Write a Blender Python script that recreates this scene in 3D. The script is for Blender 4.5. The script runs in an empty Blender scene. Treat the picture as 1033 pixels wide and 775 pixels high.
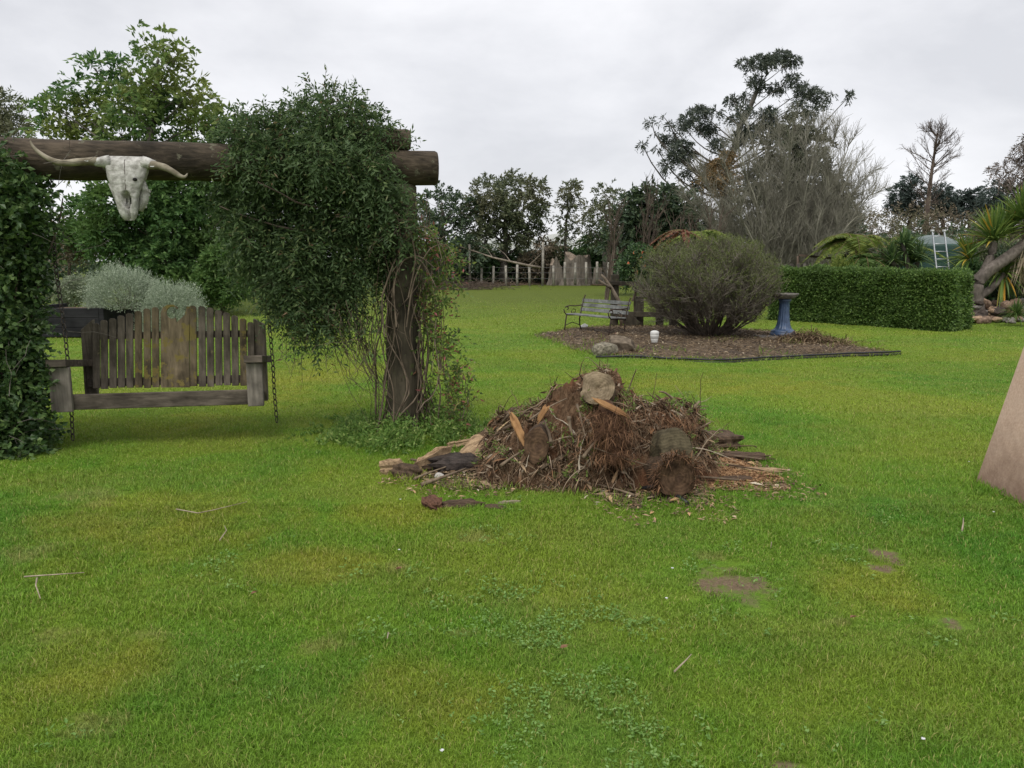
import bpy, math, random
import numpy as np
from mathutils import Vector

# ------------------------------------------------------------------ camera, world, sun, exposure
scene = bpy.context.scene
COL = scene.collection
CAM_H = 1.6
PITCH = math.radians(8.97)
FPX = 795.0                                     # focal length in pixels of the 1033 px wide photograph
cd = bpy.data.cameras.new("camera")
cam = bpy.data.objects.new("camera", cd)
COL.objects.link(cam)
cam.location = (0, 0, CAM_H)
cam.rotation_euler = (math.radians(90) - PITCH, 0, 0)
cd.sensor_width = 36.0
cd.lens = FPX / 1033.0 * 36.0
cd.clip_start, cd.clip_end = 0.05, 2000
scene.camera = cam

SUN_EL, SUN_AZ = math.radians(58), math.radians(200)      # high, behind the viewer, behind thick cloud
world = bpy.data.worlds.new("World")
scene.world = world
world.use_nodes = True
wn, wl = world.node_tree.nodes, world.node_tree.links
bg = wn["Background"]
bg.inputs["Strength"].default_value = 0.1
sky = wn.new("ShaderNodeTexSky")
sky.sky_type = 'NISHITA'
sky.sun_disc = False
sky.sun_elevation = SUN_EL
sky.sun_rotation = SUN_AZ
tc = wn.new("ShaderNodeTexCoord")
mp = wn.new("ShaderNodeMapping")
mp.inputs["Scale"].default_value = (1.0, 1.0, 2.1)
wl.new(tc.outputs["Generated"], mp.inputs["Vector"])
n1 = wn.new("ShaderNodeTexNoise")
n1.inputs["Scale"].default_value = 2.6
n1.inputs["Detail"].default_value = 7
n1.inputs["Roughness"].default_value = 0.56
n1.inputs["Distortion"].default_value = 0.15
wl.new(mp.outputs["Vector"], n1.inputs["Vector"])
cr = wn.new("ShaderNodeValToRGB")
cr.color_ramp.elements[0].position = 0.36
cr.color_ramp.elements[0].color = (4.9, 4.95, 5.2, 1)
cr.color_ramp.elements[1].position = 0.62
cr.color_ramp.elements[1].color = (6.5, 6.5, 6.7, 1)
wl.new(n1.outputs["Fac"], cr.inputs["Fac"])
mxw = wn.new("ShaderNodeMixRGB")
mxw.inputs["Fac"].default_value = 0.95
wl.new(sky.outputs["Color"], mxw.inputs["Color1"])
wl.new(cr.outputs["Color"], mxw.inputs["Color2"])
wl.new(mxw.outputs["Color"], bg.inputs["Color"])

sd = bpy.data.lights.new("sun", 'SUN')
sd.energy = 1.5
sd.angle = math.radians(35)
sd.color = (1.0, 0.965, 0.91)
sun = bpy.data.objects.new("sun", sd)
COL.objects.link(sun)
sv = Vector((math.sin(SUN_AZ) * math.cos(SUN_EL), math.cos(SUN_AZ) * math.cos(SUN_EL), math.sin(SUN_EL)))
sun.rotation_euler = sv.to_track_quat('Z', 'Y').to_euler()
sun.location = (0, -5, 30)

scene.view_settings.view_transform = 'Standard'
scene.view_settings.look = 'None'
scene.view_settings.gamma = 1
scene.view_settings.exposure = 0.62
scene.view_settings.use_curve_mapping = False
scene.cycles.max_bounces = 6
scene.cycles.diffuse_bounces = 4
scene.cycles.transmission_bounces = 4
scene.cycles.transparent_max_bounces = 6
scene.cycles.use_denoising = True

# ------------------------------------------------------------------ placing: survey of the photograph
def ray(px, py):
    cx, cy = (px - 516.5) / FPX, (387.5 - py) / FPX
    c, s = math.cos(PITCH), math.sin(PITCH)
    return np.array([cx, c + cy * s, -s + cy * c])

def A(px, py, Y):
    d = ray(px, py)
    return np.array([0, 0, CAM_H]) + d * (Y / d[1])

def G(px, py):
    d = ray(px, py)
    p = np.array([0, 0, CAM_H]) + d * (CAM_H / -d[2])
    return np.array([p[0], p[1], 0.0])

def M2(Y):                                       # metres per photo pixel at depth Y
    return Y / FPX

# ------------------------------------------------------------------ noise
def _hash(i, j, k, seed):
    h = (i * 374761393 + j * 668265263 + k * 2147483647 + seed * 974634777) & 0xffffffff
    h = ((h ^ (h >> 13)) * 1274126177) & 0xffffffff
    return ((h ^ (h >> 16)) & 0xffff) / 65535.0

def vnoise(P, seed=0):
    P = np.asarray(P, float)
    I = np.floor(P).astype(np.int64)
    f = P - I
    f = f * f * (3 - 2 * f)
    out = 0
    for a in (0, 1):
        for b in (0, 1):
            for c in (0, 1):
                w = (f[..., 0] if a else 1 - f[..., 0]) * (f[..., 1] if b else 1 - f[..., 1]) * (f[..., 2] if c else 1 - f[..., 2])
                out = out + w * _hash(I[..., 0] + a, I[..., 1] + b, I[..., 2] + c, seed)
    return out * 2 - 1

def fbm(P, seed=0, o=3):
    P = np.asarray(P, float)
    r, a = 0, 1.0
    for i in range(o):
        r = r + a * vnoise(P * 2 ** i + i * 17.3, seed + i)
        a *= 0.5
    return r

def unit(v):
    return v / np.maximum(np.linalg.norm(v, axis=-1, keepdims=True), 1e-9)

def gz(x, y):                                    # the lawn's slight unevenness
    P = np.stack([np.asarray(x, float) * .45, np.asarray(y, float) * .45, np.zeros_like(np.asarray(x, float))], -1)
    return 0.022 * fbm(P, 5, 2) - 0.004

# ------------------------------------------------------------------ mesh building
class MB:
    def __init__(self):
        self.V, self.F, self.S, self.n = [], [], [], 0

    def add(self, V, F, smooth=False):
        V = np.asarray(V, float).reshape(-1, 3)
        F = np.asarray(F, np.int64)
        self.V.append(V)
        self.F.append(F + self.n)
        self.S.append(np.full(len(F), smooth))
        self.n += len(V)
        return self

    def box(self, c, size, R=None):
        s = np.array([[x, y, z] for x in (-.5, .5) for y in (-.5, .5) for z in (-.5, .5)]) * np.asarray(size, float)
        if R is not None:
            s = s @ np.asarray(R, float).T
        return self.add(s + np.asarray(c, float), [[0, 1, 3, 2], [4, 6, 7, 5], [0, 4, 5, 1], [2, 3, 7, 6], [0, 2, 6, 4], [1, 5, 7, 3]])

    def beam(self, p, q, w, h, up=(0, 0, 1)):    # a plank from p to q
        p, q = np.asarray(p, float), np.asarray(q, float)
        x = unit(q - p)
        y = unit(np.cross(np.asarray(up, float), x))
        z = np.cross(x, y)
        return self.box((p + q) / 2, (np.linalg.norm(q - p), w, h), np.stack([x, y, z], 1))

    def tubes(self, P, R, sides=6, caps=False, smooth=True, rough=0, rng=None):
        P = np.asarray(P, float)
        if P.ndim == 2:
            P = P[None]
        n, k, _ = P.shape
        R = np.broadcast_to(np.asarray(R, float), (n, k))
        T = unit(np.gradient(P, axis=1))
        ref = np.where(np.abs(T[..., 2:3]) > .9, np.array([1., 0, 0]), np.array([0, 0, 1.]))
        U = unit(np.cross(ref, T))
        W = np.cross(T, U)
        a = np.linspace(0, 2 * math.pi, sides, endpoint=False)
        rr = R[:, :, None, None]
        if rough:
            rr = rr * (1 + rough * fbm(np.stack([np.broadcast_to(np.cos(a) * 1.3, (n, k, sides)), np.broadcast_to(np.sin(a) * 1.3, (n, k, sides)),
                                                 np.broadcast_to(np.arange(k)[None, :, None] * .45, (n, k, sides))], -1), 3, 3)[..., None])
        V = P[:, :, None] + rr * (np.cos(a)[:, None] * U[:, :, None] + np.sin(a)[:, None] * W[:, :, None])
        b = (np.arange(n) * k * sides)[:, None, None] + (np.arange(k - 1) * sides)[None, :, None]
        i = np.arange(sides)
        j = (i + 1) % sides
        F = np.stack([b + i, b + j, b + j + sides, b + i + sides], -1).reshape(-1, 4)
        n0 = self.n
        self.add(V, F, smooth)
        if caps:
            for m in range(n):
                for e, kk in ((0, 0), (1, k - 1)):
                    c = P[m, kk]
                    ring = n0 + (m * k + kk) * sides + i
                    vi = self.n
                    self.V.append(c[None])
                    self.n += 1
                    f = np.stack([np.full(sides, vi), ring if e else np.roll(ring, -1), np.roll(ring, -1) if e else ring], 1)
                    self.F.append(f)
                    self.S.append(np.full(sides, False))
        return self

    def lathe(self, prof, c=(0, 0, 0), sides=32, flute=0, fl=(0, 0)):
        prof = np.asarray(prof, float)
        a = np.linspace(0, 2 * math.pi, sides, endpoint=False)
        r = prof[:, 0][:, None] * np.ones(sides)
        if flute:
            m = ((prof[:, 1] > fl[0]) & (prof[:, 1] < fl[1]))[:, None]
            r = r * (1 - m * .09 * (0.5 + 0.5 * np.cos(a * flute)))
        V = np.stack([r * np.cos(a), r * np.sin(a), np.broadcast_to(prof[:, 1][:, None], r.shape)], -1) + np.asarray(c, float)
        k = len(prof)
        i = np.arange(sides)
        b = (np.arange(k - 1) * sides)[:, None]
        F = np.stack([b + i, b + (i + 1) % sides, b + (i + 1) % sides + sides, b + i + sides], -1).reshape(-1, 4)
        return self.add(V, F, True)

    def prism(self, outline, depth, o, ax, ay, az):   # outline (u, v) in the plane ax, ay, thickened along az
        u = np.asarray(outline, float)
        n = len(u)
        o, ax, ay, az = [np.asarray(t, float) for t in (o, ax, ay, az)]
        f = o + u[:, :1] * ax + u[:, 1:] * ay
        V = np.concatenate([f - az * depth / 2, f + az * depth / 2])
        i = np.arange(n)
        self.add(V, np.stack([i, (i + 1) % n, (i + 1) % n + n, i + n], 1))
        n0 = self.n - 2 * n
        self.F.append((n0 + i[::-1])[None]); self.S.append(np.array([False]))
        self.F.append((n0 + n + i)[None]); self.S.append(np.array([False]))
        return self

    def mesh(self, name, mat, off=(0, 0, 0)):
        me = bpy.data.meshes.new(name)
        V = np.concatenate(self.V) - np.asarray(off, float)
        me.vertices.add(len(V))
        me.vertices.foreach_set('co', V.ravel().astype(np.float32))
        idx = np.concatenate([f.ravel() for f in self.F])
        tot = np.concatenate([np.full(len(f), f.shape[1]) for f in self.F])
        st = np.concatenate([[0], np.cumsum(tot)[:-1]])
        me.loops.add(len(idx))
        me.loops.foreach_set('vertex_index', idx.astype(np.int32))
        me.polygons.add(len(tot))
        me.polygons.foreach_set('loop_start', st.astype(np.int32))
        me.polygons.foreach_set('use_smooth', np.concatenate(self.S))
        me.update(calc_edges=True)
        if mat:
            me.materials.append(mat)
        return me

def abs_loc(o):
    v = np.zeros(3)
    while o is not None:
        v += np.array(o.location)
        o = o.parent
    return v

def tag(o, label, cat, group=None):
    o['label'] = label
    o['category'] = cat
    if group:
        o['group'] = group
    return o

def thing(name, label, cat, loc, group=None):
    o = bpy.data.objects.new(name, None)
    o.empty_display_size = .1
    COL.objects.link(o)
    o.location = tuple(float(t) for t in loc)
    return tag(o, label, cat, group)

def build(mb, name, mat, parent=None, loc=None, kind=None, bevel=0):
    off = abs_loc(parent) if parent is not None else (np.asarray(loc, float) if loc is not None else np.zeros(3))
    o = bpy.data.objects.new(name, mb.mesh(name, mat, off))
    COL.objects.link(o)
    if parent is not None:
        o.parent = parent
    elif loc is not None:
        o.location = tuple(float(t) for t in loc)
    if kind:
        o['kind'] = kind
    if bevel:
        m = o.modifiers.new('bevel', 'BEVEL')
        m.width = bevel
        m.segments = 2
        m.limit_method = 'ANGLE'
    return o

def copy_tree(o, parent=None):
    c = o.copy()
    COL.objects.link(c)
    if parent is not None:
        c.parent = parent
    for ch in list(o.children):
        copy_tree(ch, c)
    return c

# ------------------------------------------------------------------ materials
def new_mat(name):
    m = bpy.data.materials.new(name)
    m.use_nodes = True
    return m, m.node_tree, m.node_tree.nodes["Principled BSDF"]

def ramp(nt, fac, stops):
    r = nt.nodes.new("ShaderNodeValToRGB")
    e = r.color_ramp.elements
    while len(e) < len(stops):
        e.new(0.5)
    for i, (p, c) in enumerate(stops):
        e[i].position = p
        e[i].color = (*c, 1)
    nt.links.new(fac, r.inputs["Fac"])
    return r.outputs["Color"]

def noise(nt, vec, scale, detail=4, rough=.55, dist=0.):
    n = nt.nodes.new("ShaderNodeTexNoise")
    n.inputs["Scale"].default_value = scale
    n.inputs["Detail"].default_value = detail
    n.inputs["Roughness"].default_value = rough
    n.inputs["Distortion"].default_value = dist
    nt.links.new(vec, n.inputs["Vector"])
    return n.outputs["Fac"]

def mapped(nt, src, scale=(1, 1, 1), rot=(0, 0, 0)):
    m = nt.nodes.new("ShaderNodeMapping")
    m.inputs["Scale"].default_value = scale
    m.inputs["Rotation"].default_value = rot
    nt.links.new(src, m.inputs["Vector"])
    return m.outputs["Vector"]

def mix(nt, fac, a, b, mode='MIX'):
    m = nt.nodes.new("ShaderNodeMixRGB")
    m.blend_type = mode
    for s, v in (("Fac", fac), ("Color1", a), ("Color2", b)):
        if hasattr(v, 'is_linked'):
            nt.links.new(v, m.inputs[s])
        elif isinstance(v, (int, float)):
            m.inputs[s].default_value = v
        else:
            m.inputs[s].default_value = (*v, 1)
    return m.outputs["Color"]

def math_n(nt, op, a, b=None, clamp=False):
    m = nt.nodes.new("ShaderNodeMath")
    m.operation = op
    m.use_clamp = clamp
    for i, v in enumerate((a, b)):
        if v is None:
            continue
        if hasattr(v, 'is_linked'):
            nt.links.new(v, m.inputs[i])
        else:
            m.inputs[i].default_value = v
    return m.outputs[0]

def bump(nt, h, strength, dist, bsdf):
    b = nt.nodes.new("ShaderNodeBump")
    b.inputs["Strength"].default_value = strength
    b.inputs["Distance"].default_value = dist
    nt.links.new(h, b.inputs["Height"])
    nt.links.new(b.outputs["Normal"], bsdf.inputs["Normal"])

LEAF_GAIN = 2.0
def leaf_mat(name, stops, transl=.3, rough=.55, patch=None, pscale=1.2, spec=.3):
    """each leaf its own tint; patch: a second tint in soft drifts through the plant"""
    m, nt, b = new_mat(name)
    g = nt.nodes.new("ShaderNodeNewGeometry")
    c = ramp(nt, g.outputs["Random Per Island"], [(p, tuple(x * LEAF_GAIN for x in q)) for p, q in stops])
    if patch:
        patch = tuple(x * LEAF_GAIN for x in patch)
        t = nt.nodes.new("ShaderNodeTexCoord")
        f = ramp(nt, noise(nt, t.outputs["Object"], pscale, 2), [(.47, (0, 0, 0)), (.62, (1, 1, 1))])
        c = mix(nt, math_n(nt, 'MULTIPLY', f, .7), c, patch)
    nt.links.new(c, b.inputs["Base Color"])
    b.inputs["Roughness"].default_value = rough
    b.inputs["Specular IOR Level"].default_value = spec
    tr = nt.nodes.new("ShaderNodeBsdfTranslucent")
    nt.links.new(c, tr.inputs["Color"])
    mx = nt.nodes.new("ShaderNodeMixShader")
    mx.inputs[0].default_value = transl + .08
    nt.links.new(b.outputs[0], mx.inputs[1])
    nt.links.new(tr.outputs[0], mx.inputs[2])
    nt.links.new(mx.outputs[0], nt.nodes["Material Output"].inputs["Surface"])
    return m

def wood_mat(name, dark, light, scale=(6, 6, 60), lichen=None, lich_lo=.56, rough=.85, bstr=.5, spot=3.0, island=.35):
    m, nt, b = new_mat(name)
    t = nt.nodes.new("ShaderNodeTexCoord")
    gr = noise(nt, mapped(nt, t.outputs["Object"], scale), 1.0, 6, .6, .3)
    mid = tuple((a + c) / 2 for a, c in zip(dark, light))
    c = ramp(nt, gr, [(.3, dark), (.5, mid), (.72, light)])
    st = noise(nt, t.outputs["Object"], spot, 4)
    c = mix(nt, ramp(nt, st, [(.42, (0, 0, 0)), (.68, (.75, .75, .75))]), c, tuple(x * .45 for x in dark))
    if lichen:
        lf = ramp(nt, noise(nt, t.outputs["Object"], 9, 6, .7), [(lich_lo, (0, 0, 0)), (lich_lo + .06, (1, 1, 1))])
        c = mix(nt, lf, c, lichen)
    g = nt.nodes.new("ShaderNodeNewGeometry")
    k = math_n(nt, 'MULTIPLY_ADD', g.outputs["Random Per Island"], island)
    nt.nodes[-1].inputs[2].default_value = 1 - island / 2
    c = mix(nt, 1.0, c, k, 'MULTIPLY')
    nt.links.new(c, b.inputs["Base Color"])
    b.inputs["Roughness"].default_value = rough
    b.inputs["Specular IOR Level"].default_value = .2
    if bstr:
        bump(nt, gr, bstr, .012, b)
    return m

def plain_mat(name, c1, c2, scale=8, rough=.8, bstr=.2, spec=.3, metal=0, detail=5, dist=.01):
    m, nt, b = new_mat(name)
    t = nt.nodes.new("ShaderNodeTexCoord")
    n = noise(nt, t.outputs["Object"], scale, detail)
    nt.links.new(ramp(nt, n, [(.32, c1), (.68, c2)]), b.inputs["Base Color"])
    b.inputs["Roughness"].default_value = rough
    b.inputs["Specular IOR Level"].default_value = spec
    b.inputs["Metallic"].default_value = metal
    if bstr:
        bump(nt, n, bstr, dist, b)
    return m

def chip_mat(name, stops, rough=.9):
    m, nt, b = new_mat(name)
    g = nt.nodes.new("ShaderNodeNewGeometry")
    nt.links.new(ramp(nt, g.outputs["Random Per Island"], stops), b.inputs["Base Color"])
    b.inputs["Roughness"].default_value = rough
    b.inputs["Specular IOR Level"].default_value = .15
    return m

# ------------------------------------------------------------------ plants: helpers
def leaves(P, D, L, W, rng, fold=.18, up=None):
    """one folded, pointed leaf per point: 4 vertices, 2 triangles"""
    n = len(P)
    L = np.broadcast_to(np.asarray(L, float), (n,))[:, None]
    W = np.broadcast_to(np.asarray(W, float), (n,))[:, None]
    D = unit(D)
    r = rng.normal(size=(n, 3)) if up is None else np.asarray(up, float) + .5 * rng.normal(size=(n, 3))
    S = unit(np.cross(D, r))
    N = np.cross(S, D)
    m = P + D * L * .42 + N * W * fold
    V = np.stack([P, m + S * W * .5, P + D * L, m - S * W * .5], 1).reshape(-1, 3)
    b = (np.arange(n) * 4)[:, None]
    F = np.concatenate([b + np.array([0, 2, 1]), b + np.array([0, 3, 2])], 1).reshape(-1, 3)
    return V, F

def shoot_leaves(S, D, L, k, rng, spread=.8, droop=.3, jit=.25):
    """leaves set along curved shoots; returns leaf bases and directions"""
    n = len(S)
    t = np.linspace(.15, 1, k)[None, :, None]
    L = np.broadcast_to(np.asarray(L, float), (n,))[:, None, None]
    D = unit(D)[:, None]
    dz = np.array([0, 0, -1.])
    P = S[:, None] + D * L * t + dz * droop * L * t ** 2
    T = unit(D + 2 * droop * t * dz)
    side = unit(np.cross(T, rng.normal(size=(n, 1, 3)) + np.array([0, 0, 1.5])))
    sg = np.where(np.arange(k) % 2, 1., -1.)[None, :, None]
    dirs = unit(T * (1 - .3 * spread) + side * sg * spread + jit * rng.normal(size=P.shape))
    return P.reshape(-1, 3), dirs.reshape(-1, 3)

def clump_shoots(C, R, nsh, rng, up=.25, shell=.35, jit=.5):
    """shoot starts and directions in ellipsoidal clumps C with radii R"""
    C, R = np.asarray(C, float), np.asarray(R, float)
    idx = np.repeat(np.arange(len(C)), nsh)
    d = unit(rng.normal(size=(len(idx), 3)))
    u = rng.uniform(shell ** 3, 1, len(idx)) ** (1 / 3)
    n = fbm(C[idx] * 1.3 + d * 1.7, 9, 2)
    S = C[idx] + d * R[idx] * (u * (.85 + .3 * n))[:, None]
    D = unit(d + np.array([0, 0, up]) + jit * rng.normal(size=d.shape))
    return S, D

def branch(P, D, L, k, rng, wob=.15, trop=0.):
    n = len(P)
    L = np.broadcast_to(np.asarray(L, float), (n,))[:, None]
    d = unit(np.asarray(D, float))
    p = np.asarray(P, float)
    out = [p]
    for _ in range(k - 1):
        d = unit(d + wob * rng.normal(size=d.shape) + np.array([0, 0, trop]))
        p = p + d * L / (k - 1)
        out.append(p)
    return np.stack(out, 1)

def spawn(poly, m, rng, lo=.3, hi=1., ang=(.4, .9), trop=0.):
    n, k, _ = poly.shape
    t = rng.uniform(lo, hi, (n, m)) * (k - 1)
    i = np.minimum(t.astype(int), k - 2)
    f = (t - i)[..., None]
    r = np.arange(n)[:, None]
    a, b = poly[r, i], poly[r, i + 1]
    P = (a * (1 - f) + b * f).reshape(-1, 3)
    T = unit(b - a).reshape(-1, 3)
    perp = unit(np.cross(T, rng.normal(size=T.shape)))
    g = rng.uniform(*ang, len(T))[:, None]
    return P, unit(T * np.cos(g) + perp * np.sin(g) + np.array([0, 0, trop])), (t / (k - 1)).ravel()

def taper(n, k, r0, r1):
    r0 = np.broadcast_to(np.asarray(r0, float), (n,))[:, None]
    return r0 + (r1 - r0) * np.linspace(0, 1, k)[None, :]

def bez(a, b, c, k):
    t = np.linspace(0, 1, k)[:, None]
    return (1 - t) ** 2 * a + 2 * t * (1 - t) * b + t * t * c

def px_clumps(lst, Y, rng, dY=.6, flat=1., seed=None):
    """(px, py, r_px) read off the photograph -> world ellipsoids with depth of their own"""
    C, R = [], []
    for px, py, r in lst:
        rm = r * M2(Y)
        C.append(A(px, py, Y + rng.uniform(-dY, dY)))
        R.append((rm, rm * 1.05, rm * flat))
    return np.array(C), np.array(R)

def limbs(mb, trunk, rt, C, R, rng, sides=6, thin=.35):
    """limbs from a trunk polyline to each clump, and twigs through the clump"""
    trunk = np.asarray(trunk, float)
    k = len(trunk)
    for c, r in zip(C, R):
        h = np.linalg.norm((trunk - c)[:, :2], axis=1)
        cost = h + np.abs(trunk[:, 2] - (c[2] - .7 * h))
        i = int(np.argmin(cost))
        p = trunk[i]
        mid = (p + c) / 2 + np.array([0, 0, -.12 * h[i]]) + rng.normal(size=3) * .11 * np.linalg.norm(c - p)
        q = bez(p, mid, c, 7)
        r0 = max(rt[i] * thin, .012)
        mb.tubes(q, np.linspace(r0, r0 * .3, 7), sides)
        n = 6
        d = unit(rng.normal(size=(n, 3)) + np.array([0, 0, .4]))
        tw = branch(np.repeat(q[-2:-1], n, 0), d, r.mean() * 1.0, 4, rng, .2)
        mb.tubes(tw, taper(n, 4, r0 * .35, r0 * .1), 3)

def tree(name, label, cat, lst, trunk_px, Y, r0, r1, leafm, barkm, rng, L, W, nsh, k=8, slen=.4, dY=.8, flat=.8, up=.25, droop=.3,
         spread=.8, shell=.35, group=None, thin=.35, jit=.5, crown='crown', wood='trunk'):
    base = A(*trunk_px[0], Y)
    base[2] = min(base[2], 0.0) if base[2] < .6 else 0.0
    t = thing(name, label, cat, base, group)
    C, R = px_clumps(lst, Y, rng, dY, flat)
    pts = [base - np.array([0, 0, .1])] + [A(x, y, Y + rng.uniform(-.2, .2) * dY) for x, y in trunk_px[1:]]
    pts = np.array(pts)
    s = np.linspace(0, 1, len(pts))
    u = np.linspace(0, 1, 18)
    tr = np.stack([np.interp(u, s, pts[:, i]) for i in range(3)], 1)
    tr[1:-1] += rng.normal(size=(16, 3)) * r0 * .25
    rt = r0 + (r1 - r0) * u
    mb = MB().tubes(tr, rt, 9)
    limbs(mb, tr, rt, C, R, rng, thin=thin)
    build(mb, wood, barkm, t)
    w = np.maximum(1, (nsh * (R[:, 0] / R[:, 0].mean()) ** 2)).astype(int)
    S, D = clump_shoots(C, R, w, rng, up, shell, jit)
    P, d = shoot_leaves(S, D, slen * rng.uniform(.6, 1.2, len(S)), k, rng, spread, droop)
    mb = MB().add(*leaves(P, d, L * rng.uniform(.6, 1.2, len(P)), W * rng.uniform(.7, 1.2, len(P)), rng))
    build(mb, crown, leafm, t)
    return t

def ribbons(base, D, L, W, droop, rng, k=6, curl=0.):
    """sword leaves: long tapering bent strips"""
    n = len(base)
    t = np.linspace(0, 1, k)
    D = unit(D)
    L = np.broadcast_to(L, (n,))
    S = unit(np.cross(D, np.array([0, 0, 1.]) + .15 * rng.normal(size=D.shape)))
    P = base[:, None] + D[:, None] * (L[:, None] * t)[..., None] + np.array([0, 0, -1.]) * (np.broadcast_to(droop, (n,))[:, None] * L[:, None] * t ** 2.2)[..., None]
    w = (np.broadcast_to(W, (n,))[:, None] * np.interp(t, [0, .25, .7, 1], [.7, 1, .7, .04]))[..., None]
    N = np.cross(S, D)[:, None]
    V = np.stack([P - S[:, None] * w / 2 + N * w * .18, P, P + S[:, None] * w / 2 + N * w * .18], 2).reshape(-1, 3)
    b = (np.arange(n) * k * 3)[:, None, None] + (np.arange(k - 1) * 3)[None, :, None]
    j = np.arange(2)
    F = np.stack([b + j, b + j + 1, b + j + 4, b + j + 3], -1).reshape(-1, 4)
    return V, F

def fern_fronds(c, n, L, rng, el=(.2, .9), droop=.5, pin=.30, k=26, az=None):
    """arching fronds; returns rachis tubes and pinnae (P, D, L)"""
    az = rng.uniform(0, 2 * math.pi, n) if az is None else az
    e = rng.uniform(*el, n)
    D = np.stack([np.cos(az) * np.cos(e), np.sin(az) * np.cos(e), np.sin(e)], 1)
    Ls = L * rng.uniform(.75, 1.1, n)
    t = np.linspace(0, 1, k)
    P = np.asarray(c, float) + D[:, None] * (Ls[:, None] * t)[..., None] + np.array([0, 0, -1.]) * (droop * Ls[:, None] * t ** 2)[..., None]
    T = unit(np.gradient(P, axis=1))
    S = unit(np.cross(T, np.array([0, 0, 1.])))
    prof = np.interp(t, [0, .12, .35, .75, 1], [0.05, .55, 1, .7, .06]) * pin
    Pp, Dd, Ll = [], [], []
    for sg in (-1, 1):
        Pp.append(P[:, 3:].reshape(-1, 3))
        Dd.append(unit(S * sg + T * .35 + np.array([0, 0, -.25]) + .06 * rng.normal(size=P.shape))[:, 3:].reshape(-1, 3))
        Ll.append(np.broadcast_to(prof, (n, k))[:, 3:].ravel())
    return P, np.concatenate(Pp), np.concatenate(Dd), np.concatenate(Ll)

def rock_mesh(name, mat, rng, seed, squash=(1, .8, .6), sub=3, rough=.28):
    import bmesh
    bm = bmesh.new()
    bmesh.ops.create_icosphere(bm, subdivisions=sub, radius=1)
    V = np.array([v.co for v in bm.verts])
    for _ in range(7):                                   # broken faces
        n = unit(rng.normal(size=3))
        h = rng.uniform(.62, .9)
        e = V @ n - h
        V = V - np.maximum(e, 0)[:, None] * n
    V = V * (1 + rough * fbm(V * 1.3 + seed, seed, 4) * .5)[:, None]
    V = V * np.asarray(squash)
    for v, c in zip(bm.verts, V):
        v.co = c
    me = bpy.data.meshes.new(name)
    bm.to_mesh(me)
    bm.free()
    me.materials.append(mat)
    for p in me.polygons:
        p.use_smooth = True
    me.set_sharp_from_angle(angle=math.radians(35)) if hasattr(me, 'set_sharp_from_angle') else None
    return me

def wood_mesh(name, mat, seed, jag=.35, ridge=.34):
    """a split length of wood: grain ridges along x, jagged broken ends; half-size 1"""
    rng = np.random.default_rng(seed)
    nx, nc = 18, 22
    a = np.linspace(0, 2 * math.pi, nc, endpoint=False)
    sq = np.maximum(np.abs(np.cos(a)), np.abs(np.sin(a))) ** -.95
    prof = sq * (1 + ridge * fbm(np.stack([np.cos(a) * 2.6, np.sin(a) * 2.6, a * 0 + seed * 3.1], -1), seed, 3))
    x = np.linspace(-1, 1, nx)
    e0 = jag * fbm(np.stack([np.cos(a) * 2, np.sin(a) * 2, a * 0 + seed], -1), seed + 1, 3)
    e1 = jag * fbm(np.stack([np.cos(a) * 2, np.sin(a) * 2, a * 0 + seed + 9], -1), seed + 2, 3)
    X = x[:, None] + np.where(x[:, None] < 0, e0[None] * np.abs(x[:, None]) ** 3, e1[None] * np.abs(x[:, None]) ** 3)
    tp = np.interp(x, [-1, -.6, .6, 1], [rng.uniform(.5, 1), 1, 1, rng.uniform(.35, .9)])[:, None]
    w = prof[None] * tp * (1 + .12 * fbm(np.stack(np.broadcast_arrays(x[:, None] * 2.5, np.cos(a)[None] * 3, np.sin(a)[None] * 3 + seed), -1), seed + 4, 3))
    V = np.stack([X, w * np.cos(a), w * np.sin(a)], -1)
    i = np.arange(nc); bb = (np.arange(nx - 1) * nc)[:, None]
    mb = MB().add(V, np.stack([bb + i, bb + (i + 1) % nc, bb + (i + 1) % nc + nc, bb + i + nc], -1).reshape(-1, 4))
    for ring, sg in ((V[0], -1), (V[-1], 1)):
        c = ring.mean(0) + [sg * rng.uniform(-.15, .05), 0, 0]
        mb.add(np.concatenate([ring, c[None]]), np.stack([i, (i + 1) % nc, np.full(nc, nc)], 1)[:, ::sg])
    return mb.mesh(name, mat)

def put(name, me, loc, rot=(0, 0, 0), sc=(1, 1, 1), parent=None):
    o = bpy.data.objects.new(name, me)
    COL.objects.link(o)
    o.location, o.rotation_euler, o.scale = tuple(map(float, loc)), rot, sc
    o.parent = parent
    return o

RNG = np.random.default_rng(7)
#@@SETTING
# ------------------------------------------------------------------ the setting: lawn, soil, beds
def zone(px, py, rx, ry):                        # ellipse on the lawn, from its outline in the photograph
    c, e, f = G(px, py), G(px + rx, py), G(px, py - ry)
    return (c[0], c[1], abs(e[0] - c[0]), abs(f[1] - c[1]))

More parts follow.
